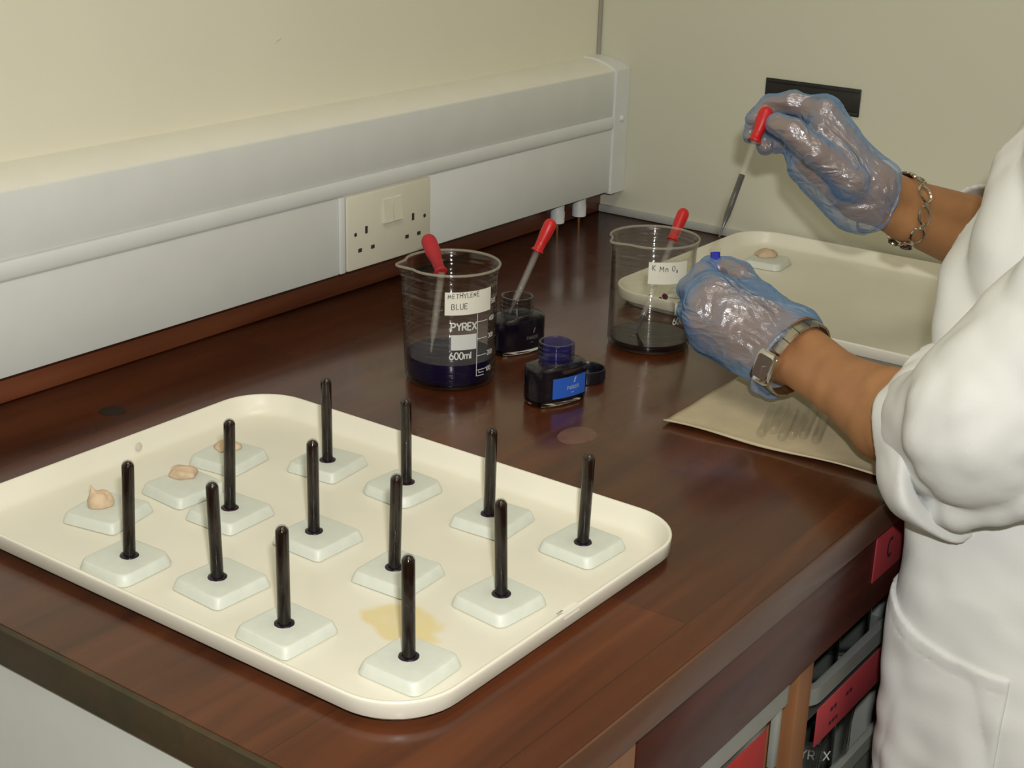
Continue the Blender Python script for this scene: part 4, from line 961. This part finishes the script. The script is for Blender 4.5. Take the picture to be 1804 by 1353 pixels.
# ---- lab coat
def sup(P, cx, cy, a, b, p):
    x = np.abs((P[..., 0] - cx) / a); y = np.abs((P[..., 1] - cy) / b); q = (x ** p + y ** p) ** (1 / p); return (q - 1) * np.minimum(a, b)
def coat_torso(P):
    z = P[..., 2]
    zs = [-.50, -.30, -.05, .05, .18, .28, .36, .42]
    A = np.interp(z, zs, [.258, .248, .234, .213, .182, .180, .180, .14]).astype('f4'); B = np.interp(z, zs, [.172, .172, .172, .172, .172, .162, .135, .10]).astype('f4')
    CX = np.interp(z, zs, [-.500, -.500, -.498, -.495, -.495, -.495, -.495, -.495]).astype('f4'); CY = np.interp(z, zs, [-.932, -.932, -.931, -.920, -.912, -.928, -.942, -.95]).astype('f4')
    d = sup(P, CX, CY, A, B, np.interp(z, [-.1, .05, .2, .3], [6.0, 4.5, 3.2, 2.6]).astype('f4'))
    th = np.arctan2(P[..., 1] - CY, P[..., 0] - CX)
    fold = ss(.25, -.35, z)
    d = d + fold * (.0045 * np.sin(th * 9 + 2.2 * np.sin(z * 5)) + .0025 * np.sin(th * 17 + z * 9)) + ss(.05, .2, z) * .008 * (.5 - np.abs(np.sin((P[..., 0] * 22 - z * 34 + P[..., 1] * 14)))) + .006 * (.4 - np.abs(wob(P * np.array([1, 1, .35], 'f4'), 60, 77))) + .0012 * wob(P, 120, 78)
    d = smax(d, z - .425, .03); return np.maximum(np.maximum(d, P[..., 1] + .7575 - .12 * ss(.002, .05, z)), -.50 - z)
SLV = [((-0.6827,-0.7887,0.0714), .0600), ((-0.7302,-0.8444,0.1099), .0680), ((-.690, -.930, .250), .0720), ((-.640, -.945, .345), .0720)]
SRV = [((-0.2490,-0.6739,0.1232), .0420), (RE, .0560), ((-.300, -.94, .250), .0700), ((-.345, -.950, .355), .0720)]
def sleeve_fold(P, ax, s):
    return .0035 * np.sin((P @ np.array(ax, 'f4')) * 95 + 3 * np.sin((P @ np.array((3, -8, 5), 'f4')) * 3)) * s
def coat(P):
    d = coat_torso(P)
    sl = chain(P, SLV, .02); sl = sl + .010 * (.36 - np.abs(wob(P, 26, 44))) + .008 * (.36 - np.abs(wob(P, 62, 45))) + .0035 * (.35 - np.abs(wob(P, 105, 47))) + wob(P, 150, 41) * .0006
    sr = chain(P, SRV, .02) + .010 * (.38 - np.abs(wob(P, 45, 14))) + wob(P, 110, 15) * .0010
    roll = chain(P, [((-0.7275,-0.7948,0.0214), .011), ((-0.7462,-0.8340,0.0341), .0145), ((-0.7502,-0.8646,0.0491), .0140), ((-0.7534,-0.9010,0.0710), .0150)], .006) + wob(P, 120, 61) * .0014
    sl = smin(sl, roll, .004); d = smin(d, sl, .012); d = smin(d, sr, .012)
    d = smax(d, -cone(P, (-0.6094,-0.6681,0.0619), (-0.6784,-0.7776,0.0696), .042, .045), .004)
    d = smax(d, -cone(P, (-0.3401,-0.6344,0.1581), (-0.2104,-0.6929,0.1063), .034, .036), .004)
    d = smin(d, chain(P, [((-0.5601,-0.7347,0.1657), .003), ((-0.5699,-0.7446,0.1575), .0035), ((-0.5704,-0.7556,0.1537), .0035), ((-0.5684,-0.7681,0.1527), .003)], .003), .004)
    # front opening fold and lapel ridges
    zz = P[..., 2]; xx = P[..., 0]
    w = np.exp(-((xx + .56 + (zz - .1) * .10) / .004) ** 2) * (P[..., 1] > -.90) * ss(-.45, -.3, zz); d = d - .0022 * w
    return d
coat_ob = sdf_obj('lab_coat', coat, (-.87, -1.12, -.51), (-.17, -.66, .44), .0050, M['coat'], person)
# turned-back cuffs
def cuffL(P):
    ax = np.array((-0.7217,-0.8329,0.0747)) - np.array((-0.6498,-0.7313,0.0612)); ax = (ax / np.linalg.norm(ax)).astype('f4'); c = np.array((-0.6778,-0.7773,0.0628), 'f4')
    q = P - c; h = q @ ax; up = np.array(UPL) / np.linalg.norm(UPL); up = up - ax * (up @ ax); up = (up / np.linalg.norm(up)).astype('f4'); w = np.cross(ax, up).astype('f4')
    # the band droops, so its lower side reaches further back towards the elbow
    u_ = q @ up; v_ = q @ w; h = h + u_ * .42
    rad = np.sqrt((u_ / 1.12) ** 2 + (v_ / .90) ** 2); r0 = .0590 + .004 * np.sin(h * 60) + .0025 * np.sin(np.arctan2(v_, u_) * 5 + h * 40)
    d = np.abs(rad - r0 + .0035) - .0075; d = smax(d, np.abs(h - .019) - .0250, .004); return d + .004 * (.35 - np.abs(wob(P, 75, 9)))
cL = (-0.6778,-0.7773,0.0628)
sdf_obj('sleeve_cuff', cuffL, np.array(cL) - .11, np.array(cL) + .11, .0028, M['coat'], coat_ob, label='rolled-back cuff of the near sleeve')
def cuffR(P):
    ax = (np.array((-0.2470,-0.6786,0.1205)) - np.array((-0.3401,-0.6344,0.1581))); ax = (ax / np.linalg.norm(ax)).astype('f4'); c = np.array((-0.2760,-0.6629,0.1389), 'f4')
    q = P - c; h = q @ ax; rad = np.sqrt(np.maximum((q ** 2).sum(-1) - h * h, 0)); d = np.abs(rad - .0440 - .10 * (-h)) - .0032; d = smax(d, np.abs(h - .004) - .016, .003); return d + wob(P, 80, 19) * .0020
cR = (-0.2760,-0.6629,0.1389)
sdf_obj('sleeve_cuff', cuffR, np.array(cR) - .075, np.array(cR) + .075, .0028, M['coat'], coat_ob, label='open cuff of the far sleeve')
# hip pocket: a second layer of cloth lying on the coat's left side
def pocket(P):
    y, z = P[..., 1], P[..., 2]
    top_ = np.interp(-y, [.740, .772, .790, .811, .841, .889, .93], [-.055, -.066, -.079, -.0885, -.097, -.0995, -.101]).astype('f4')
    bot = np.interp(-y, [.760, .785, .81, .93], [-.215, -.238, -.262, -.290]).astype('f4')
    c = coat(P); d = smax(c - .0030, z - top_, .002); d = smax(d, bot - z, .002); d = smax(d, -.8905 - y, .002); d = smax(d, y + .766, .002)
    hem = np.abs(z - top_ + .0135) - .0005
    d = smax(d, -smax(hem, .0022 - c, .0005), .0006)      # stitched groove below the opening
    return np.maximum(np.maximum(d, -.008 - c), P[..., 0] + .60)
sdf_obj('hip_pocket', pocket, (-.76, -.90, -.30), (-.60, -.755, -.05), .0024, M['coat'], coat_ob)

# ------------------------------------------------------------------ held dropper and held tube
dropper((-0.4565,-0.4974,0.2697), (-0.4740,-0.4940,0.2371), (-0.5198,-0.4876,0.1470), .0072, .0036, M['rubber'], 'dropper with red bulb pinched in the raised gloved hand, half full of dark dye', liquid=.066, lmat=M['ink_black'], smat=M['stem_fine'])
vt = empty('sample_tube', (-0.5376,-0.4990,0.0934), label='small glass tube of bright blue liquid held upright in the gloved fist', cat='test tube')
tp, bt = Vector((-0.5227,-0.4858,0.1350)), Vector((-0.5432,-0.5046,0.0723)); dv = (tp - bt); dl = .070; dv.normalize(); base = tp - dv * dl
r = .0056
m = MB(); m.lathe([(.0001, 0), (.003, .0008), (r, .005), (r, dl - .002), (r + .0012, dl - .0004), (r + .0012, dl), (r - .0005, dl), (r - .0008, dl - .003), (r - .0008, .005), (.0001, .001)], tuple(base), tuple(dv), 28); m.build('glass', M['fine_glass'], vt, True)
m = MB(); q = r - .0007; m.lathe([(.0001, .0011), (q, .0052), (q, dl - .0032), (.0001, dl - .0036)], tuple(base), tuple(dv), 24); m.build('liquid', M['bright_blue'], vt, 'auto')

# ------------------------------------------------------------------ wristwatch
wt = empty('wristwatch', (-0.5798,-0.6136,0.0685), label='steel bracelet wristwatch with brown square face on the near wrist', cat='watch')
Wc = Vector((-0.5724,-0.6060,0.0619)); Wax = Vector(Lax).normalized(); Wu = Vector(UPL); Wu = (Wu - Wax * Wu.dot(Wax)).normalized(); Ww = Wax.cross(Wu)
toc = (Vector(cam_ob.location) - Wc).normalized()
if Ww.dot(toc) < 0: Ww = -Ww
RA, RB = .0375, .0235
def wp(t, r=0.0, h=0.0): return Wc + Wu * ((RA + r) * math.cos(t)) + Ww * ((RB + r) * math.sin(t)) + Wax * h
CT = math.radians(124)     # where the case sits, measured from the thumb side round the back of the wrist
def link_box(t0, t1, h0, h1, r0, r1, n=3):
    V = []; F = []
    for i in range(n + 1):
        t = t0 + (t1 - t0) * i / n
        for rr, hh in ((r0, h0), (r1, h0 + .0008), (r1, h1 - .0008), (r0, h1)): V.append(wp(t, rr, hh))
    for i in range(n):
        for k in range(4): F.append((4 * i + k, 4 * i + (k + 1) % 4, 4 * i + 4 + (k + 1) % 4, 4 * i + 4 + k))
    F += [(3, 2, 1, 0), (4 * n, 4 * n + 1, 4 * n + 2, 4 * n + 3)]
    return V, F
NL = 15
for i in range(NL):
    a0 = CT + .42 + (2 * PI - .84) * i / NL; a1 = CT + .42 + (2 * PI - .84) * (i + 1) / NL - .022
    m = MB(); m.add(*link_box(a0, a1, -.0080, .0080, 0.0, .0022)); 
    m.build('bracelet_link', M['steel'], wt)
m = MB()
cn = (wp(CT, .001) - wp(CT, 0)).normalized(); tg = (wp(CT + .05) - wp(CT - .05)).normalized(); cc_ = wp(CT, .0050)
cn = Wax.cross(tg); cn = cn if cn.dot(toc) > 0 else -cn
cn = (cn + toc * .45).normalized(); tg = (tg - cn * tg.dot(cn)).normalized(); w2_ = cn.cross(tg)
if w2_.dot(Wax) < 0: w2_ = -w2_
Mx = Matrix((tuple(tg) + (0,), tuple(w2_) + (0,), tuple(cn) + (0,), (0, 0, 0, 1))).transposed(); Mx.translation = cc_
def rrbox(w, h, r, z0, z1, ins=0.0):
    R1 = [Mx @ Vector((x, y, z0)) for x, y in rounded_rect(w, h, r, 5)]; R2 = [Mx @ Vector((x, y, z1 - ins)) for x, y in rounded_rect(w, h, r, 5)]; R3 = [Mx @ Vector((x, y, z1)) for x, y in rounded_rect(w - 2 * ins, h - 2 * ins, r, 5)]
    q = MB(); loft(q, [R1, R2, R3] if ins else [R1, R2]); return q
case_ = rrbox(.0320, .0250, .006, -.0040, .0035, .0016).build('case', M['silver'], wt)
rrbox(.0225, .0175, .003, .0030, .0040).build('face', M['watch_face'], case_)
h_ = MB(); h_.tube([Mx @ Vector((0, 0, .0043)), Mx @ Vector((.006, .002, .0043))], .0004, 5); h_.tube([Mx @ Vector((0, 0, .0043)), Mx @ Vector((-.002, .004, .0043))], .0005, 5); h_.build('hands', M['silver'], case_)
# ------------------------------------------------------------------ link bracelet
br = empty('link_bracelet', (-0.3705,-0.6208,0.1702), label='silver ring-link bracelet with dark oval stones on the far forearm', cat='bracelet')
Bc = Vector((-0.3728,-0.6200,0.1693)); Bax = (Vector((-0.2923,-0.6556,0.1376)) - Vector((-0.4155,-0.5997,0.1910))).normalized(); Bu = Vector(UPR); Bu = (Bu - Bax * Bu.dot(Bax)).normalized(); Bw = Bax.cross(Bu)
if Bw.dot(toc) < 0: Bw = -Bw
BR1, BR2 = .0345, .0245
def bp_(t, r=0.0, h=0.0): return Bc + Bu * ((BR1 + r) * math.cos(t)) + Bw * ((BR2 + r) * math.sin(t)) + Bax * (h - .010 * math.cos(t))
nb = 10
for i in range(nb):
    tc0 = .28 + 2 * PI * i / nb; dark = i in (4, 5, 9)
    pts = []
    for k in range(24):
        a = 2 * PI * k / 24; pts.append(bp_(tc0 + .25 * math.cos(a), .0012 + .0006 * math.cos(a), .0085 * math.sin(a)))
    m = MB(); m.tube(pts, .0015, 8, True)
    lk_ = m.build('ring_link', M['silver'], br)
    if dark:
        V = [bp_(tc0, .0035, 0)]; F = []
        for k in range(20):
            a = 2 * PI * k / 20; V.append(bp_(tc0 + .23 * math.cos(a), .0014, .0072 * math.sin(a)))
        F = [(0, 1 + k, 1 + (k + 1) % 20) for k in range(20)]; V.append(bp_(tc0, 0, 0)); F += [(21, 1 + (k + 1) % 20, 1 + k) for k in range(20)]
        mobj('stone', V, F, M['dark_stone'], lk_, True)
    m = MB(); m.add(*[[bp_(tc0 + .27, .0024, -.0022), bp_(tc0 + .36, .0024, -.0022), bp_(tc0 + .36, .0024, .0022), bp_(tc0 + .27, .0024, .0022), bp_(tc0 + .27, .0004, -.0022), bp_(tc0 + .36, .0004, -.0022), bp_(tc0 + .36, .0004, .0022), bp_(tc0 + .27, .0004, .0022)], [(0, 1, 2, 3), (7, 6, 5, 4), (0, 4, 5, 1), (1, 5, 6, 2), (2, 6, 7, 3), (3, 7, 4, 0)]])
    m.build('connector', M['silver'], br)
